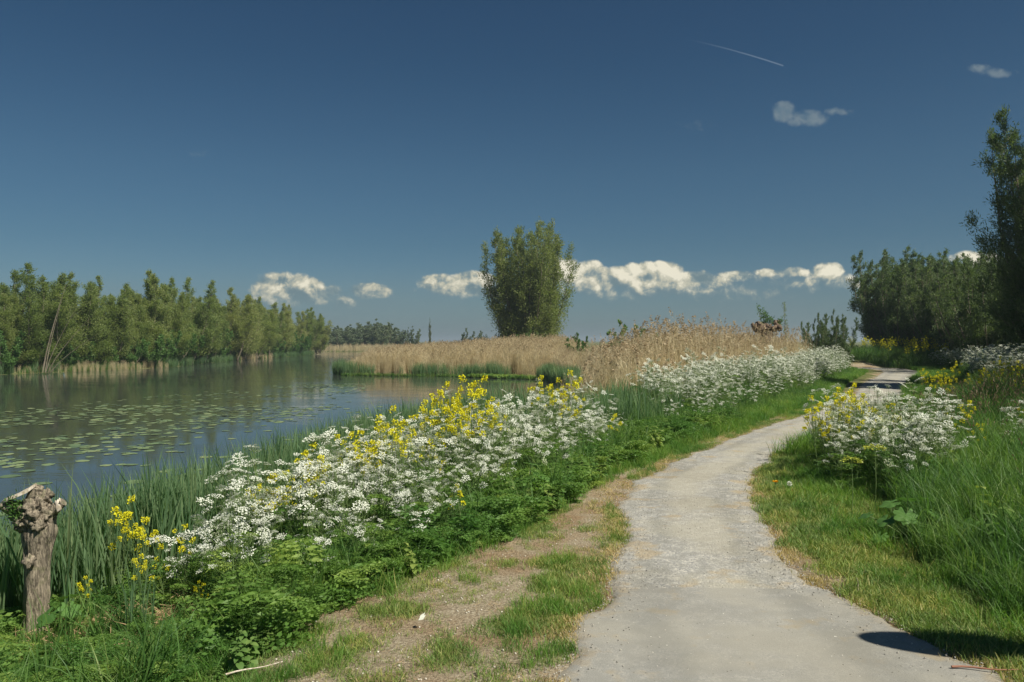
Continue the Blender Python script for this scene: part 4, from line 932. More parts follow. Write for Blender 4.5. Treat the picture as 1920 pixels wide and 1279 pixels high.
for i in ind:
    if pp is None: pp = o = obj('lily_pad', PADS[0])
    else: o = pp.copy(); o.data = PADS[int(R.integers(0, 5))]; COL.objects.link(o)
    s_ = R.uniform(.075, .15) * (1.25 if y[i] < 16.5 else 1); o.location = (x[i], y[i], WATER_Z + .006); o.scale = (s_, s_, s_); o.rotation_euler = (R.normal(0, .03), R.normal(0, .03), R.uniform(0, 6.28))
    o['category'] = 'lily pad'
    nearp = y[i] < 16.5
    px_ = 960 + 1493 * x[i] / y[i]; zc = 'left edge of the picture' if px_ < 120 else ('left part of the river' if px_ < 300 else ('middle of the river' if px_ < 470 else 'side towards the flower bank'))
    o['label'] = ('lily pad floating apart on open water near the reeds, ' if nearp else ('lily pad in the near rows of the pad field, ' if y[i] < 20 else 'lily pad farther out in the pad field, ')) + zc
    o['group'] = o['label'] + ' group'
scatter('distant_lily_pads', variants('pads', PADS), x[rest], y[rest], np.full(len(rest), WATER_Z + .006), R.uniform(.075, .145, len(rest)), .03, label='far part of the field of lily pads', cat='lily pads')

# ------------------------------------------------------------------ trees
def tree_parts(seed, H, stems, spread, nleaf, leafL, leafW, mat, start=.12, fan=.5, br=.26, wind=.04, jit=.03, twl=.07, bark='bark', nb=20, plume=1.0):
    r = np.random.default_rng(seed); gt = Geo(); gl = Geo(); segs = []
    for s in range(stems):
        az = s * 2.4 + r.normal(0, .3); lean = spread * (math.sqrt((s + .3) / stems)) if stems > 1 else .03
        h = H * (1 - .30 * (lean / max(spread, .01)) ** 2 * fan) * r.uniform(.88, 1.0) if s else H
        t_ = np.linspace(0, 1, 9); wob = np.cumsum(r.normal(0, .012 * H, (9, 2)), 0) * t_[:, None]
        o = H * lean * (1 - (1 - t_) ** 1.7)
        o = o + H * r.uniform(.02, .11) * (stems > 4); P = np.stack([np.cos(az) * o + wob[:, 0] * .6 + wind * H * t_ ** 2, np.sin(az) * o + wob[:, 1] * .6, h * t_], -1)
        r0 = .018 * H / math.sqrt(stems) ** .7
        tube(gt, P, r0 * (1 - t_ * .93), 6, r.uniform(0, 1))
        for b_ in range(nb):
            tb = start + (1 - start) * (b_ + r.uniform(0, 1)) / nb; i = min(int(tb * 8), 7); f_ = tb * 8 - i; p0 = P[i] * (1 - f_) + P[i + 1] * f_
            a2 = r.uniform(0, 2 * PI); Lb = H * br * ((1 - tb) ** .62 * .92 + .035) * r.uniform(.6, 1.15)
            el = r.uniform(.45, 1.1) + .25 * tb
            d = np.array([math.cos(a2) * math.cos(el), math.sin(a2) * math.cos(el), math.sin(el)]); d[0] += wind * 3
            q = np.linspace(0, 1, 4)[:, None]; B = p0 + d * Lb * q + np.array([wind * 2, 0, .18]) * Lb * q ** 2
            tube(gt, B, r0 * (1 - tb * .8) * .32 * (1 - q[:, 0] * .85) + .003, 4, r.uniform(0, 1))
            for w_ in range(7):
                qq = r.uniform(.15, 1) * 3; i2 = min(int(qq), 2); pb = B[i2] + (B[i2 + 1] - B[i2]) * (qq - i2)
                dw = norm(d + r.normal(0, .55, 3) + np.array([0, 0, .25])); segs.append((pb, dw, H * twl * r.uniform(.6, 1.2) * (1.15 - .95 * tb)))
        segs.append((P[-1] - np.array([0, 0, .02 * H]), np.array([wind * 4, 0, 1.0]), H * .05))
    S = len(segs); p0 = np.array([s[0] for s in segs]); dw = norm(np.array([s[1] for s in segs])); Ls = np.array([s[2] for s in segs])
    pick = r.choice(S, nleaf, p=(Ls ** 1.2 + .1 * Ls.mean() ** 1.2) / (Ls ** 1.2 + .1 * Ls.mean() ** 1.2).sum()); tt = r.uniform(0, 1, nleaf); c = p0[pick] + dw[pick] * (Ls[pick] * tt)[:, None] + r.normal(0, 1, (nleaf, 3)) * (jit * H * .35) * (1.25 - .85 * np.clip(p0[pick][:, 2:3] / H, 0, 1))
    d = norm(dw[pick] * 1.0 + r.normal(0, .6, (nleaf, 3)) + np.array([wind * 8, 0, .25])); 
    keep = c[:, 2] > .02 * H
    cl = r.uniform(0, 1, S)[pick] * .5 + r.uniform(0, .5, nleaf)
    diamonds(gl, c[keep], d[keep], (leafL * r.uniform(.7, 1.3, nleaf))[keep], leafW, cl[keep], 0, r)
    return gt.mesh('trunk', [M[bark]], True), gl.mesh('crown', [M[mat]])
def put_tree(parts, name, label, cat, loc, rz=0, sc=1, group=None):
    t_ = thing(name, label, cat, loc, rz, sc, group); obj('trunk', parts[0], t_); obj('crown', parts[1], t_); return t_

# lone willow beyond the reed bed
P_ = tree_parts(932, 15.2, 34, .24, 160000, .22, .075, 'willow', .03, .5, .17, .0, .05, .065, nb=24)
put_tree(P_, 'willow_tree', 'large lone bushy willow rising from the reed bed in the centre', 'tree', (1.75, 85, -.9), .4, (1.0, 1.0, 1.0))
# willows on the far bank
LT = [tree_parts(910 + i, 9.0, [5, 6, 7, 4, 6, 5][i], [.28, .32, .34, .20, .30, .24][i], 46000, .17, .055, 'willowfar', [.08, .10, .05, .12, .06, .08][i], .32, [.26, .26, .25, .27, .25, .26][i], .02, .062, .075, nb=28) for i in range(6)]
LS = [tree_parts(930 + i, 3.6, 7, .6, 11000, .17, .075, 'shrub', .0, .7, .36, .0, .06, .09, nb=10) for i in range(3)]
bank_y = [r_[1] for r_ in RIVER[22:31]][::-1]; bank_x = [r_[0] for r_ in RIVER[22:31]][::-1]
def bx_at(y_): return float(np.interp(y_, bank_y, bank_x))
lab_lt = 'grey-green willow in the long row on the far bank, left of the river'
specials = {0: (30, 500, 68), 1: (105, 516, 69), 2: (160, 523, 71), 3: (285, 512, 80), 4: (345, 522, 84), 5: (435, 544, 92), 6: (238, 548, 76), 7: (205, 546, 74), 8: (60, 535, 67), 9: (400, 556, 90), 10: (478, 560, 100), 11: (520, 570, 108), 12: (545, 574, 116), 13: (570, 578, 124), 14: (590, 590, 134), 15: (130, 560, 70), 16: (320, 545, 82), 17: (500, 575, 104), 18: (0, 545, 66), 19: (375, 560, 87), 20: (455, 566, 96), 21: (262, 556, 78), 22: (185, 556, 73), 23: (598, 603, 146)}
spl = {0: 'tallest pointed willow at the left edge of the far bank', 1: 'pointed willow with a bare leaning stem, second tall top from the left edge', 2: 'broad pointed willow, third tall top from the left edge',
       3: 'round-topped willow standing above the row on the far bank', 4: 'narrow twin-topped willow just right of the round-topped one'}
names_ = sorted([k for k in specials if k not in spl], key=lambda k: specials[k][0]); far_lab = {}
for n_, k in enumerate(names_):
    px = specials[k][0]; ref = 'at the left edge' if px < 30 else ('between the leftmost pointed tops' if px < 150 else ('left of the round-topped one' if px < 280 else ('by the twin-topped one' if px < 410 else 'in the low right end of the far row')))
    far_lab[k] = 'willow %s, %s lesser top' % (ref, ORD[n_] if n_ < 16 else ['third', 'second', 'first'][min(2, len(names_) - 1 - n_)] + ' from the right')
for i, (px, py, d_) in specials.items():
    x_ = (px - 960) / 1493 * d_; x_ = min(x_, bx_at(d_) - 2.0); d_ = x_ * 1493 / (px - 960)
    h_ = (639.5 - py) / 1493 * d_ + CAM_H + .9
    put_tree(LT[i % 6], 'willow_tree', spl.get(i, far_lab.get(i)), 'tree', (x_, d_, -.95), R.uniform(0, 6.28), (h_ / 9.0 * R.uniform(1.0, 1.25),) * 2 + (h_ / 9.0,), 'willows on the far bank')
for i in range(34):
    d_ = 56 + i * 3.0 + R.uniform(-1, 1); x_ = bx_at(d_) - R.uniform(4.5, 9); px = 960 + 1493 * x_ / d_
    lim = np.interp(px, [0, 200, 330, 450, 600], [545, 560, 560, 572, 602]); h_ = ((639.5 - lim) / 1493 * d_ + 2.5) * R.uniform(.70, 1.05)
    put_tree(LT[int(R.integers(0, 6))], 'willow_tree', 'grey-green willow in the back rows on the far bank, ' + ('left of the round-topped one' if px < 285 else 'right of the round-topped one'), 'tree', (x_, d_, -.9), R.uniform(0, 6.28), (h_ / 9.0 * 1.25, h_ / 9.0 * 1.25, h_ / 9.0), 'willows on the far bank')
for i in range(40):
    d_ = 60 + i * 2.5 + R.uniform(-.8, .8); x_ = bx_at(d_) - R.uniform(1.0, 2.6); s_ = R.uniform(.7, 1.25)
    if 313 < 960 + 1493 * x_ / d_ < 420: s_ = R.uniform(1.1, 1.5)
    put_tree(LS[i % 3], 'willow_bush', 'low bush on the far bank, ' + ('left of the leaning stems' if d_ < 66 else ('right of the leaning stems' if d_ < 85 else ('under the twin-topped willow' if d_ < 110 else 'at the far end of the row'))), 'bush', (x_, d_, -1.1), R.uniform(0, 6.28), s_, 'bushes along the far bank')
# bare leaning stems at the left
g = Geo()
for (x0, y0, x1, z1, r0) in ((-38.6, 65.5, -36.9, 6.6, .06), (-38.4, 65.5, -37.3, 5.2, .045), (-38.2, 65.6, -34.6, 4.0, .04), (-38.0, 65.6, -33.8, 2.6, .03), (-38.3, 65.4, -35.8, 4.8, .035)):
    q = np.linspace(0, 1, 6); tube(g, np.stack([x0 + (x1 - x0) * q ** 1.3, y0 + .6 * q, WATER_Z + .1 + (z1 + 1) * q], -1), r0 * (1.1 - q), 5, .5)
bare = obj('leaning_stems', g.mesh('leaning_stems', [M['bark']], True)); bare['label'] = 'bare brown stems leaning out from the willows at the left end of the far bank'; bare['category'] = 'tree'; bare.name = 'leaning_tree'
# distant trees behind the river bend and on the horizon
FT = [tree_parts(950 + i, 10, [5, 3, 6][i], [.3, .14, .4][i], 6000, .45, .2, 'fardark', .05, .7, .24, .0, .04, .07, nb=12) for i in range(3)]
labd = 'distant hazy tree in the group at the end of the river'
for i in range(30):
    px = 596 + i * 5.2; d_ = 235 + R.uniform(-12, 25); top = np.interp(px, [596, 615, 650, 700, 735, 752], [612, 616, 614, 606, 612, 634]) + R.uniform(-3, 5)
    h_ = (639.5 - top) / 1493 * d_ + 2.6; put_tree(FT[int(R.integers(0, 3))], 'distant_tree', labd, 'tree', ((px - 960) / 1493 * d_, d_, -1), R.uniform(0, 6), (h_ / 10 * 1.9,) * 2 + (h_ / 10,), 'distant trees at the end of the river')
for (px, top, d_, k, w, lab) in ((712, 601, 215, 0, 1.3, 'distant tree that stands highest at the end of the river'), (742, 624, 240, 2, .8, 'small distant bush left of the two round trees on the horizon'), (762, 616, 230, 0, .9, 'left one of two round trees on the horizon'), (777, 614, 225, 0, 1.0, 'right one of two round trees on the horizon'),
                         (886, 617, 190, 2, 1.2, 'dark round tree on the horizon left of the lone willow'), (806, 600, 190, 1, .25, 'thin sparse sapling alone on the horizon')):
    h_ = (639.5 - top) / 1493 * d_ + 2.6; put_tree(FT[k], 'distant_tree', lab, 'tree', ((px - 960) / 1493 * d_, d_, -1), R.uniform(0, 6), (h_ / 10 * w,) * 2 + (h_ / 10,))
for i in range(90):
    a_ = R.uniform(-1.1, 1.1); d_ = R.uniform(420, 700)
    if 560 < 960 + 1493 * math.tan(a_) < 600: continue
    put_tree(FT[int(R.integers(0, 3))], 'horizon_tree', 'tiny tree in the low wooded line on the horizon', 'tree', (math.sin(a_) * d_, math.cos(a_) * d_, -1), R.uniform(0, 6), (R.uniform(.7, 1.5),) * 2 + (R.uniform(.25, .75),), 'trees on the horizon')
# bushes around the lone willow and the reed bed
BS = [tree_parts(970 + i, 3.0, 6, .4, 9000, .12, .055, 'shrub', .02, .9, .3, .03, .05, .08, nb=10) for i in range(2)]
for (px, d_, s_, lab) in ((985, 80, 1.05, 'bright green bush at the foot of the lone willow'), (1020, 79, .95, 'green bush right of the foot of the lone willow'), (955, 82, .8, 'small green bush at the left foot of the lone willow'), (1055, 76, .8, 'green bush just right of the lone willow'),
                      (1190, 40, 1.05, 'grey-green willow shoots poking out of the dry reeds'), (1085, 60, .9, 'low bush in the reeds right of the lone willow')):
    put_tree(BS[0], 'green_bush', lab, 'bush', ((px - 960) / 1493 * d_, d_, -.6), R.uniform(0, 6), s_)
# willows on the right
RT = [tree_parts(980 + i, 7.2, [12, 11, 14][i], [.36, .34, .40][i], 60000, .135, .042, 'willowdark', .02, .30, .22, .04, .04, .075, nb=22) for i in range(3)]
rt = [(1668, 468, 60, 0, 'bushy dark willow at the left end of the right-hand tree row'), (1664, 500, 58, 1, 'lower side willow at the left end of the right-hand row, beside the path'), (1712, 486, 58, 2, 'dark willow second in the right-hand row'), (1738, 474, 54, 1, 'dark willow with a pointed top, third in the right-hand row'),
      (1785, 500, 50, 0, 'low dark willow, fourth in the right-hand row'), (1822, 472, 44, 2, 'dark willow with twin tops just left of the tall edge willow'), (1862, 478, 38, 1, 'dark willow half behind the tall edge willow')]
rt += [(1690, 484, 56, 0, 'willow between the first two tops of the right-hand row'), (1714, 488, 56, 1, 'willow between the second and third tops of the right-hand row'), (1765, 486, 51, 2, 'willow just right of the third top of the right-hand row'), (1804, 488, 47, 0, 'willow just left of the twin tops of the right-hand row'), (1846, 486, 41, 2, 'willow just right of the twin tops of the right-hand row')]
for (px, py, d_, k, lab) in rt:
    h_ = (639.5 - py) / 1493 * d_ + CAM_H - .1; put_tree(RT[k], 'willow_tree', lab, 'tree', ((px - 960) / 1493 * d_, d_, .1), R.uniform(-.5, .5), (h_ / 7.2,) * 3, 'willows along the right of the path')
for (x_, y_, h_) in ((30, 62, 7.2), (33.5, 60, 8), (35, 54, 8), (34, 47, 7.8), (31, 42, 7.5), (28, 36, 7.5), (26, 31, 8), (23.5, 31, 6.5), (38, 60, 8), (40, 52, 8)):
    put_tree(RT[int(R.integers(0, 3))], 'willow_tree', 'dark willow in the shade behind the right-hand tree row', 'tree', (x_, y_, .1), R.uniform(0, 6), (h_ / 7.2,) * 3, 'willows behind the right-hand row')
P_ = tree_parts(995, 9.7, 13, .15, 170000, .125, .028, 'willowdark', .04, .45, .24, .015, .034, .07, nb=32)
put_tree(P_, 'willow_tree', 'tall near willow cut by the right edge of the picture', 'tree', (17.25, 25, .15), .8, (.98, .98, 1.0))
for (x_, y_, h_) in ((20.2, 26, 9.8), (20, 23.5, 9.5), (22, 19.5, 8.5), (17.8, 18.6, 8.4), (15.8, 14.6, 8.6), (13.4, 11.4, 8.2), (11.9, 8.6, 7.4), (19, 14, 9), (16.4, 11.4, 9)):
    put_tree(RT[int(R.integers(0, 3))], 'willow_tree', 'willow outside the right edge that shades the slope', 'tree', (x_, y_, .15), R.uniform(0, 6), (h_ / 7.2 * .8,) * 2 + (h_ / 7.2,), 'willows beside the path beyond the right edge')
for (px, top, d_, lab) in ((1566, 583, 46, 'pointed green bush at the left foot of the right-hand tree row'), (1530, 600, 46, 'low green bush at the right end of the dry reeds')):
    h_ = (639.5 - top) / 1493 * d_ + 1.9; put_tree(RT[1], 'green_bush', lab, 'bush', ((px - 960) / 1493 * d_, d_, -.3), 1, (h_ / 7.2 * .8,) * 2 + (h_ / 7.2,))
# thicket beyond the last bend
for (x_, y_, s_) in ((24, 57, .5), (27, 57, .55), (29.5, 56, .5), (21.5, 57, .5)):
    put_tree(BS[0], 'green_bush', 'low dark bush behind the far yellow flowers', 'bush', (x_, y_, 0), R.uniform(0, 6), s_, 'bushes beyond the last bend')

# ------------------------------------------------------------------ pollard stump in the left foreground
def rough_tube(g, P, rad, sides, amp, seed, val=.5, mat=0):
    """gnarled trunk section with ridges and hollows"""
    P = np.asarray(P, float); n = len(P); a = np.linspace(0, 2 * PI, sides, endpoint=False)
    T = norm(np.gradient(P, axis=0)); U = norm(np.cross(T, np.array([.2, .97, .05]))); Vv = np.cross(T, U)
    hh = np.linspace(0, 1, n)
    AA, HH = np.meshgrid(a, hh)
    ridges = (vnoise(np.cos(AA) * 3 + 9, np.sin(AA) * 3 + HH * 1.2, seed) - .5) * 1.0 + (vnoise(np.cos(AA) * 7 + 9, np.sin(AA) * 7 + HH * 5, seed + 3) - .5) * .7 + (vnoise(AA * 3, HH * 16, seed + 5) - .5) * .4
    rr = np.asarray(rad)[:, None] * (1 + amp * ridges)
    V = P[:, None] + rr[..., None] * (np.cos(AA)[..., None] * U[:, None] + np.sin(AA)[..., None] * Vv[:, None])
    i = np.arange(n - 1)[:, None] * sides; j = np.arange(sides)[None]; j2 = (j + 1) % sides
    F = np.stack([i + j, i + j2, i + sides + j2, i + sides + j], -1).reshape(-1, 4); g.add(V.reshape(-1, 3), F, val, mat)
    g.add(np.vstack([V[-1], P[-1][None]]), [(k_, (k_ + 1) % sides, sides) for k_ in range(sides)], val, mat)
def lump(g, c, r_, seed, amp=.35, n=14, m_=9, sc=(1, 1, 1), mat=0):
    th = np.linspace(0, 2 * PI, n, endpoint=False); ph = np.linspace(.05, PI - .05, m_); TH, PH = np.meshgrid(th, ph)
    d = np.stack([np.sin(PH) * np.cos(TH), np.sin(PH) * np.sin(TH), np.cos(PH)], -1)
    q = 1 + amp * ((vnoise(d[..., 0] * 2.5 + 7, d[..., 1] * 2.5 + d[..., 2] * 3, seed) - .5) * 2 + (vnoise(d[..., 0] * 7 + 3, d[..., 2] * 7 + d[..., 1] * 6, seed + 1) - .5))
    V = np.asarray(c) + d * q[..., None] * r_ * np.asarray(sc)
    i = np.arange(m_ - 1)[:, None] * n; j = np.arange(n)[None]; j2 = (j + 1) % n
    g.add(V.reshape(-1, 3), np.stack([i + j, i + n + j, i + n + j2, i + j2], -1).reshape(-1, 4), .5, mat)
SX, SY = -3.36, 5.6; SZ = float(ground_z(SX, SY))
st = thing('pollard_stump', 'short gnarled pollard willow stump with a knobbly cut head at the left edge', 'tree stump', (SX, SY, SZ - .05))
g = Geo(); n = 46; hh = np.linspace(0, 1, n)
P_ = np.stack([-.005 + .06 * hh ** 1.3 + .012 * np.sin(hh * 6), .0 * hh, hh * 1.02], -1)
rad = np.interp(hh, [0, .06, .3, .6, .75, .86, 1], [.110, .088, .076, .074, .080, .100, .088]); rough_tube(g, P_, rad, 72, .34, 5)
lump(g, (.02, -.09, .70), .045, 8, .5)
obj('trunk', g.mesh('trunk', [M['stump']], True), st)
g = Geo()
for k_, (c, r_) in enumerate([((0.02, -.02, .98), .13), ((-.10, -.03, 1.03), .085), ((.13, -.03, 1.02), .075), ((.05, -.08, 1.06), .085), ((-.03, -.09, .97), .075), ((.0, .05, 1.05), .10), ((.09, -.10, .95), .055), ((.085, -.02, 1.13), .07), ((-.07, -.09, .93), .05), ((.02, -.12, 1.02), .05)]): lump(g, (c[0] * .80, c[1] * .80, 1.02 + (c[2] - 1.02) * .9), r_ * .77, 20 + k_ * 3, .5, 26, 18)
obj('burl', g.mesh('burl', [M['stump']], True), st, label='knobbly head of the pollard stump')
for (a_, b_, r_) in (((-.08, -.02, 1.04), (-.20, -.03, 1.085), .05), ((.12, -.02, 1.02), (.215, -.02, 1.10), .035), ((-.02, .01, 1.08), (.03, -.01, 1.20), .045)):
    g = Geo(); a_ = np.array(a_); b_ = np.array(b_); q = np.linspace(0, 1, 5)[:, None]; rough_tube(g, a_ + (b_ - a_) * q, np.full(5, r_) * (1.1 - .2 * q[:, 0]), 12, .25, int(r_ * 1000), mat=0)
    stub = obj('branch_stub', g.mesh('branch_stub', [M['stump']], True), st)
    if r_ == .035: rstub = stub
# split pale cut slab on the head
g = Geo(); A_ = [(-.205, -.05, 1.10), (-.14, -.10, 1.135), (.0, -.09, 1.195), (.035, -.03, 1.235), (-.01, .03, 1.215), (-.12, .02, 1.155), (-.2, .0, 1.12)]
n_ = len(A_); B_ = [(x_, y_, z_ - .022) for x_, y_, z_ in A_]; g.add(A_ + B_ + [(-.08, -.03, 1.165)], [(i, (i + 1) % n_, 2 * n_) for i in range(n_)], .5); g.add(A_ + B_, [(i, n_ + i, n_ + (i + 1) % n_, (i + 1) % n_) for i in range(n_)], .5)
obj('cut_face', g.mesh('cut_face', [M['cut']]), st, label='pale slanting cut on top of the stump')
g = Geo(); lump(g, (.195, -.045, 1.075), .028, 91, .4, sc=(.8, .5, 1.6)); obj('cut_face', g.mesh('cut_face', [M['cut']], True), rstub)
g = Geo(); r_ = np.random.default_rng(4); n_ = 260; c = np.stack([r_.normal(-.075, .04, n_), r_.normal(-.10, .025, n_), r_.normal(1.06, .045, n_)], -1)
diamonds(g, c, np.stack([r_.normal(0, .6, n_), r_.normal(-.5, .4, n_), r_.normal(.4, .5, n_)], -1), .03, .011, r_.uniform(0, 1, n_), 0, r_); obj('shoots', g.mesh('shoots', [M['weed']]), st)

# burl of an old pollard above the reeds
d_ = 40; bxx = (1437 - 960) / 1493 * d_
bt = thing('pollard_willow', 'old pollard willow head of brown knobs sticking out above the dry reeds', 'tree', (bxx, d_, -.4))
g = Geo(); q = np.linspace(0, 1, 8)[:, None]; rough_tube(g, np.array([0, 0, 0]) + np.array([0, 0, 2.5]) * q, np.full(8, .3), 20, .2, 8); obj('trunk', g.mesh('trunk', [M['burl']], True), bt)
g = Geo(); rr_ = np.random.default_rng(8)
for k_ in range(26):
    a_ = rr_.uniform(-1, 1); lump(g, (a_ * .68, rr_.uniform(-.25, .25), 2.62 + .18 * abs(a_) + rr_.uniform(-.22, .16)), rr_.uniform(.11, .20), 60 + k_, .6, 16, 10)
obj('burl', g.mesh('burl', [M['burl']], True), bt)
g = Geo()
for (x0, x1, z1) in ((-.2, -.45, 1.05), (-.1, -.2, .9), (.1, .05, .6), (.3, .2, .45), (.0, -.1, .75), (.5, .7, .4)):
    q = np.linspace(0, 1, 5); Pq = np.stack([x0 + (x1 - x0) * q, 0 * q, 2.7 + z1 * q], -1); tube(g, Pq, .015 * (1.2 - q), 4, .5, 1)
    n_ = 90; tt = rr_.uniform(.25, 1.05, n_); c = np.stack([x0 + (x1 - x0) * tt + rr_.normal(0, .05, n_), rr_.normal(0, .06, n_), 2.7 + z1 * tt + rr_.normal(0, .04, n_)], -1)
    diamonds(g, c, np.stack([rr_.normal(.4, .5, n_), rr_.normal(0, .5, n_), rr_.normal(.2, .5, n_)], -1), .13, .035, rr_.uniform(0, 1, n_), 0, rr_)
obj('shoots', g.mesh('shoots', [M['shrub'], M['bark']]), bt)
g = Geo(); sap = thing('willow_sapling', 'thin wispy willow shoot right of the pollard head above the reeds', 'tree', ((1478 - 960) / 1493 * 42, 42, -.4))
q = np.linspace(0, 1, 6); tube(g, np.stack([-.25 * q, 0 * q, 3.9 * q], -1), .02 * (1.2 - q), 4, .5); obj('trunk', g.mesh('trunk', [M['bark']]), sap)
g = Geo(); n_ = 260; tt = rr_.uniform(.55, 1.03, n_); c = np.stack([-.25 * tt + rr_.normal(0, .13, n_) * (1.15 - tt), rr_.normal(0, .1, n_), 3.9 * tt], -1)
diamonds(g, c, np.stack([rr_.normal(.5, .4, n_), rr_.normal(0, .4, n_), rr_.normal(0, .5, n_)], -1), .12, .022, rr_.uniform(0, 1, n_)); obj('crown', g.mesh('crown', [M['willow']]), sap)

# ------------------------------------------------------------------ big-leaved plants, dandelion, odd bits
def lobed_leaf(seed, lobes=5):
    r = np.random.default_rng(seed); g = Geo(); n = 48; a = np.linspace(-PI * .88, PI * .88, n)
    rr_ = .62 + .30 * np.abs(np.cos(a * lobes / 2)) ** .8 + .10 * np.cos(a) + r.normal(0, .03, n)
    V = [(0, 0, 0)]; 
    for s in (.5, 1.0):
        V += [(math.cos(t_) * q * s, math.sin(t_) * q * s, .10 * s - .22 * s * s * (q ** 2) + .05 * math.cos(t_ * lobes) * s) for t_, q in zip(a, rr_)]
    F3 = [(0, i, i + 1) for i in range(1, n)]; g.add(V, F3, r.uniform(.3, .7)); g.f.append(np.array([(i, n + i, n + i + 1, i + 1) for i in range(1, n)])); g.m.append(np.zeros(n - 1, np.int32))
    return g.mesh('leaf', [M['bigleaf']], True)
M['bigleaf'] = leaf_mat('big_leaf', (.05, .115, .028), (.095, .18, .045), None, .3, .5, spec=.2)
LOB = [lobed_leaf(i, [5, 7, 5][i]) for i in range(3)]
M['pale'] = leaf_mat('pale_stalk', (.42, .44, .26), (.60, .60, .42), None, .1)
def big_plant(name, label, x_, y_, spec, stalk='stem'):
    z_ = float(ground_z(x_, y_)); t_ = thing(name, label, 'plant', (x_, y_, z_)); g = Geo()
    for i, (dx, dy, h_, sz, tl) in enumerate(spec):
        q = np.linspace(0, 1, 4); tube(g, np.stack([dx * q ** 1.5, dy * q ** 1.5, h_ * q], -1), [.006, .005, .004, .003], 5, .5)
        o = obj('leaf', LOB[i % 3], t_); o.location = (dx, dy, h_); o.scale = (sz,) * 3; az = math.atan2(dy, dx) if dx or dy else 0; o.rotation_euler = (R.normal(0, .1), tl, az)
    obj('stalk', g.mesh('stalk', [M[stalk]]), t_); return t_
big_plant('hogweed', 'hogweed with large lobed leaves at the foot of the bank beside the sandy verge', -1.42, 5.0, [(.10, -.14, .10, .13, .5), (-.10, -.10, .16, .12, .5), (.13, .05, .2, .11, .4), (-.08, .1, .22, .10, .3), (.0, -.02, .26, .09, .2)])
big_plant('hogweed', 'hogweed with large lobed leaves in the grass at the right of the path', 3.15, 6.35, [(-.22, -.12, .20, .085, .5), (-.12, -.22, .26, .10, .6), (.14, -.18, .25, .10, .5), (.03, .05, .33, .09, .3), (-.33, -.25, .10, .075, .5), (.26, -.05, .26, .09, .4), (-.12, .02, .30, .09, .3), (.02, -.28, .15, .08, .6), (.2, .1, .32, .08, .3), (-.3, .05, .2, .07, .4), (.36, -.15, .2, .075, .5)])
big_plant('hogweed', 'second hogweed with wide flat leaves nearer the right edge of the picture', 3.5, 5.95, [(-.12, -.12, .24, .09, .5), (.13, -.12, .26, .10, .5), (.0, .06, .30, .09, .3), (-.02, -.2, .16, .08, .6)])
big_plant('hogweed', 'hogweed with pale thick stalks in the middle of the leafy bank', .12, 7.45, [(-.05, -.12, .30, .10, .4), (.14, -.08, .36, .11, .4), (-.14, .02, .34, .10, .4), (.06, .06, .44, .09, .2)], 'pale')
big_plant('bramble', 'young bramble with pale toothed leaves beside the pollard stump', -2.95, 5.25, [(-.05, -.1, .26, .09, .6), (.08, -.08, .30, .08, .6), (.0, .05, .34, .08, .3)])
# lime green flower heads in the right-hand grass
def lime_head(x_, y_, h_, lab):
    t_ = thing('lime_flower', lab, 'flower', (x_, y_, float(ground_z(x_, y_)))); g = Geo(); tube(g, [(0, 0, 0), (.01, 0, h_ / 2), (0, 0, h_)], [.004, .003, .003], 4, .5); obj('stem', g.mesh('stem', [M['stem']]), t_)
    g = Geo(); n_ = 110; a_ = R.uniform(0, 6.28, n_); q = .085 * np.sqrt(R.uniform(0, 1, n_)); c = np.stack([q * np.cos(a_), q * np.sin(a_), h_ + .02 + .03 * (1 - (q / .085) ** 2) + R.normal(0, .008, n_)], -1)
    diamonds(g, c, np.stack([np.cos(a_), np.sin(a_), R.normal(.2, .3, n_)], -1), .022, .016, R.uniform(0, 1, n_)); obj('flower_head', g.mesh('flower_head', [M['lime']]), t_)
lime_head(3.05, 7.15, .50, 'left lime green flower head in the grass above the hogweed'); lime_head(3.35, 7.35, .58, 'right lime green flower head in the grass above the hogweed')
# dandelion and its seed clock
z_ = float(ground_z(2.75, 8.35)); t_ = thing('dandelion', 'single orange-yellow dandelion in the short grass at the bend', 'flower', (2.76, 8.35, z_)); g = Geo(); tube(g, [(0, 0, 0), (0, 0, .06), (0, 0, .12)], .003, 4, .5); obj('stem', g.mesh('stem', [M['stem']]), t_)
g = Geo(); n_ = 70; a_ = R.uniform(0, 6.28, n_); diamonds(g, np.tile([[0, 0, .12]], (n_, 1)), np.stack([np.cos(a_), np.sin(a_), R.uniform(.1, .8, n_)], -1), .035, .009, R.uniform(0, .4, n_))
mo = leaf_mat('orange_petals', (.75, .38, .01), (.80, .50, .01), None, .2, spec=.1); obj('flower_head', g.mesh('flower_head', [mo]), t_)
t_ = thing('dandelion_clock', 'white dandelion seed clock just right of the yellow dandelion', 'flower', (2.84, 8.15, z_)); g = Geo(); tube(g, [(0, 0, 0), (0, 0, .07), (0, 0, .13)], .0025, 4, .5); obj('stem', g.mesh('stem', [M['stem']]), t_)
g = Geo(); n_ = 120; d3 = norm(R.normal(size=(n_, 3))); diamonds(g, np.array([[0, 0, .14]]) + d3 * .012, d3, .018, .006, R.uniform(0, 1, n_)); obj('seed_head', g.mesh('seed_head', [M['white']]), t_)
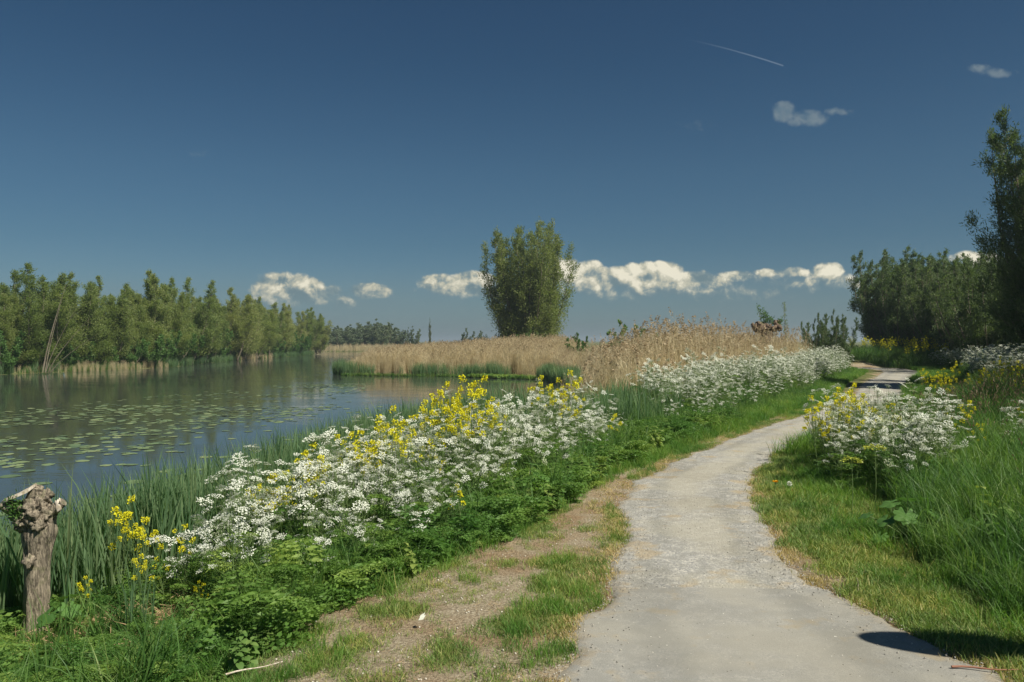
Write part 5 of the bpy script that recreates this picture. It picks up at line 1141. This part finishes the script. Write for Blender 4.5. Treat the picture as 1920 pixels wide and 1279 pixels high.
# twig and feather
def twig(name, label, p0, p1, rad_, mat):
    q = np.linspace(0, 1, 7)[:, None]; P_ = np.array(p0) + (np.array(p1) - np.array(p0)) * q; P_[:, 1] += .01 * np.sin(q[:, 0] * 7); g = Geo(); tube(g, P_, rad_ * (1.2 - q[:, 0] * .7), 6, .5)
    o = obj(name, g.mesh(name, [mat], True)); o['label'] = label; o['category'] = 'twig'
M['redtwig'] = flat_mat('red_twig', (.28, .12, .07), .7)
twig('twig', 'reddish twig lying on the asphalt at the lower right path edge', (2.13, 3.86, .022), (2.42, 3.80, .03), .005, M['redtwig'])
twig('twig', 'dry bent twig on the bare soil at the right edge of the path', (2.18, 5.0, .02), (2.26, 5.22, .05), .004, M['stump'])
twig('twig', 'pale dry stalk lying on the sandy verge at the lower left', (-1.35, 3.75, .03), (-1.12, 3.9, .03), .004, M['cut'])
g = Geo(); diamonds(g, np.array([[0, 0, 0.], [.004, .002, .004]]), np.array([[.5, .2, .3], [.4, .3, .4]]), .05, .022, .8); o = obj('feather', g.mesh('feather', [M['white']])); o.location = (-.52, 4.42, .05); o['label'] = 'small white feather caught on a grass tuft of the verge'; o['category'] = 'feather'

# unseen round sign added beyond the right edge to cast the oval path shadow
sx_, sy_ = 3.60, 3.13; t_ = thing('shadow_caster_sign', 'added round sign on a steel pole, unseen beyond the right edge, casting the path shadow', 'sign', (sx_, sy_, 0))
g = Geo(); tube(g, [(0, 0, -.2), (0, 0, 1.2), (0, 0, 2.2)], .024, 14, .5); obj('pole', g.mesh('pole', [M['galv']], True), t_)
def disc(r0, r1, z0, th, mat, name, off):
    g = Geo(); n = 48; a_ = np.linspace(0, 2 * PI, n, endpoint=False); V = []
    for yy_ in (-th, th):
        for q in (r0, r1): V += [(math.cos(k_) * q, yy_ + off, z0 + math.sin(k_) * q) for k_ in a_]
    F = []
    for i in range(n):
        j = (i + 1) % n; F += [(i, j, n + j, n + i), (2 * n + i, 3 * n + i, 3 * n + j, 2 * n + j), (n + i, n + j, 3 * n + j, 3 * n + i), (i, 2 * n + i, 2 * n + j, j)]
    g.add(V, F, .5); o = obj(name, g.mesh(name, [mat]), t_); return o
o1 = disc(.001, .31, 2.02, .004, M['signface'], 'face', -.032); o2 = disc(.31, .37, 2.02, .005, M['signrim'], 'rim', -.032)
ang = math.atan2(-.62, .78) + math.radians(40)
t_.rotation_euler = (0, 0, ang)

# ------------------------------------------------------------------ thin summer haze
m, t = new_mat('haze_air'); pv_ = t.node('ShaderNodeVolumePrincipled'); pv_.inputs['Color'].default_value = (.76, .90, 1.0, 1)
pv_.inputs['Density'].default_value = HAZE; pv_.inputs['Anisotropy'].default_value = .3
t.l.new(pv_.outputs[0], [n for n in t.n if n.type == 'OUTPUT_MATERIAL'][0].inputs['Volume'])
g = Geo(); x0, x1, y0, y1, z0, z1 = -2400, 2400, -90, 4900, -3.2, 17.5
g.add([(x0, y0, z0), (x1, y0, z0), (x1, y1, z0), (x0, y1, z0), (x0, y0, z1), (x1, y0, z1), (x1, y1, z1), (x0, y1, z1)],
      [(0, 3, 2, 1), (4, 5, 6, 7), (0, 1, 5, 4), (1, 2, 6, 5), (2, 3, 7, 6), (3, 0, 4, 7)])
obj('haze', g.mesh('haze', [m]), kind='stuff')
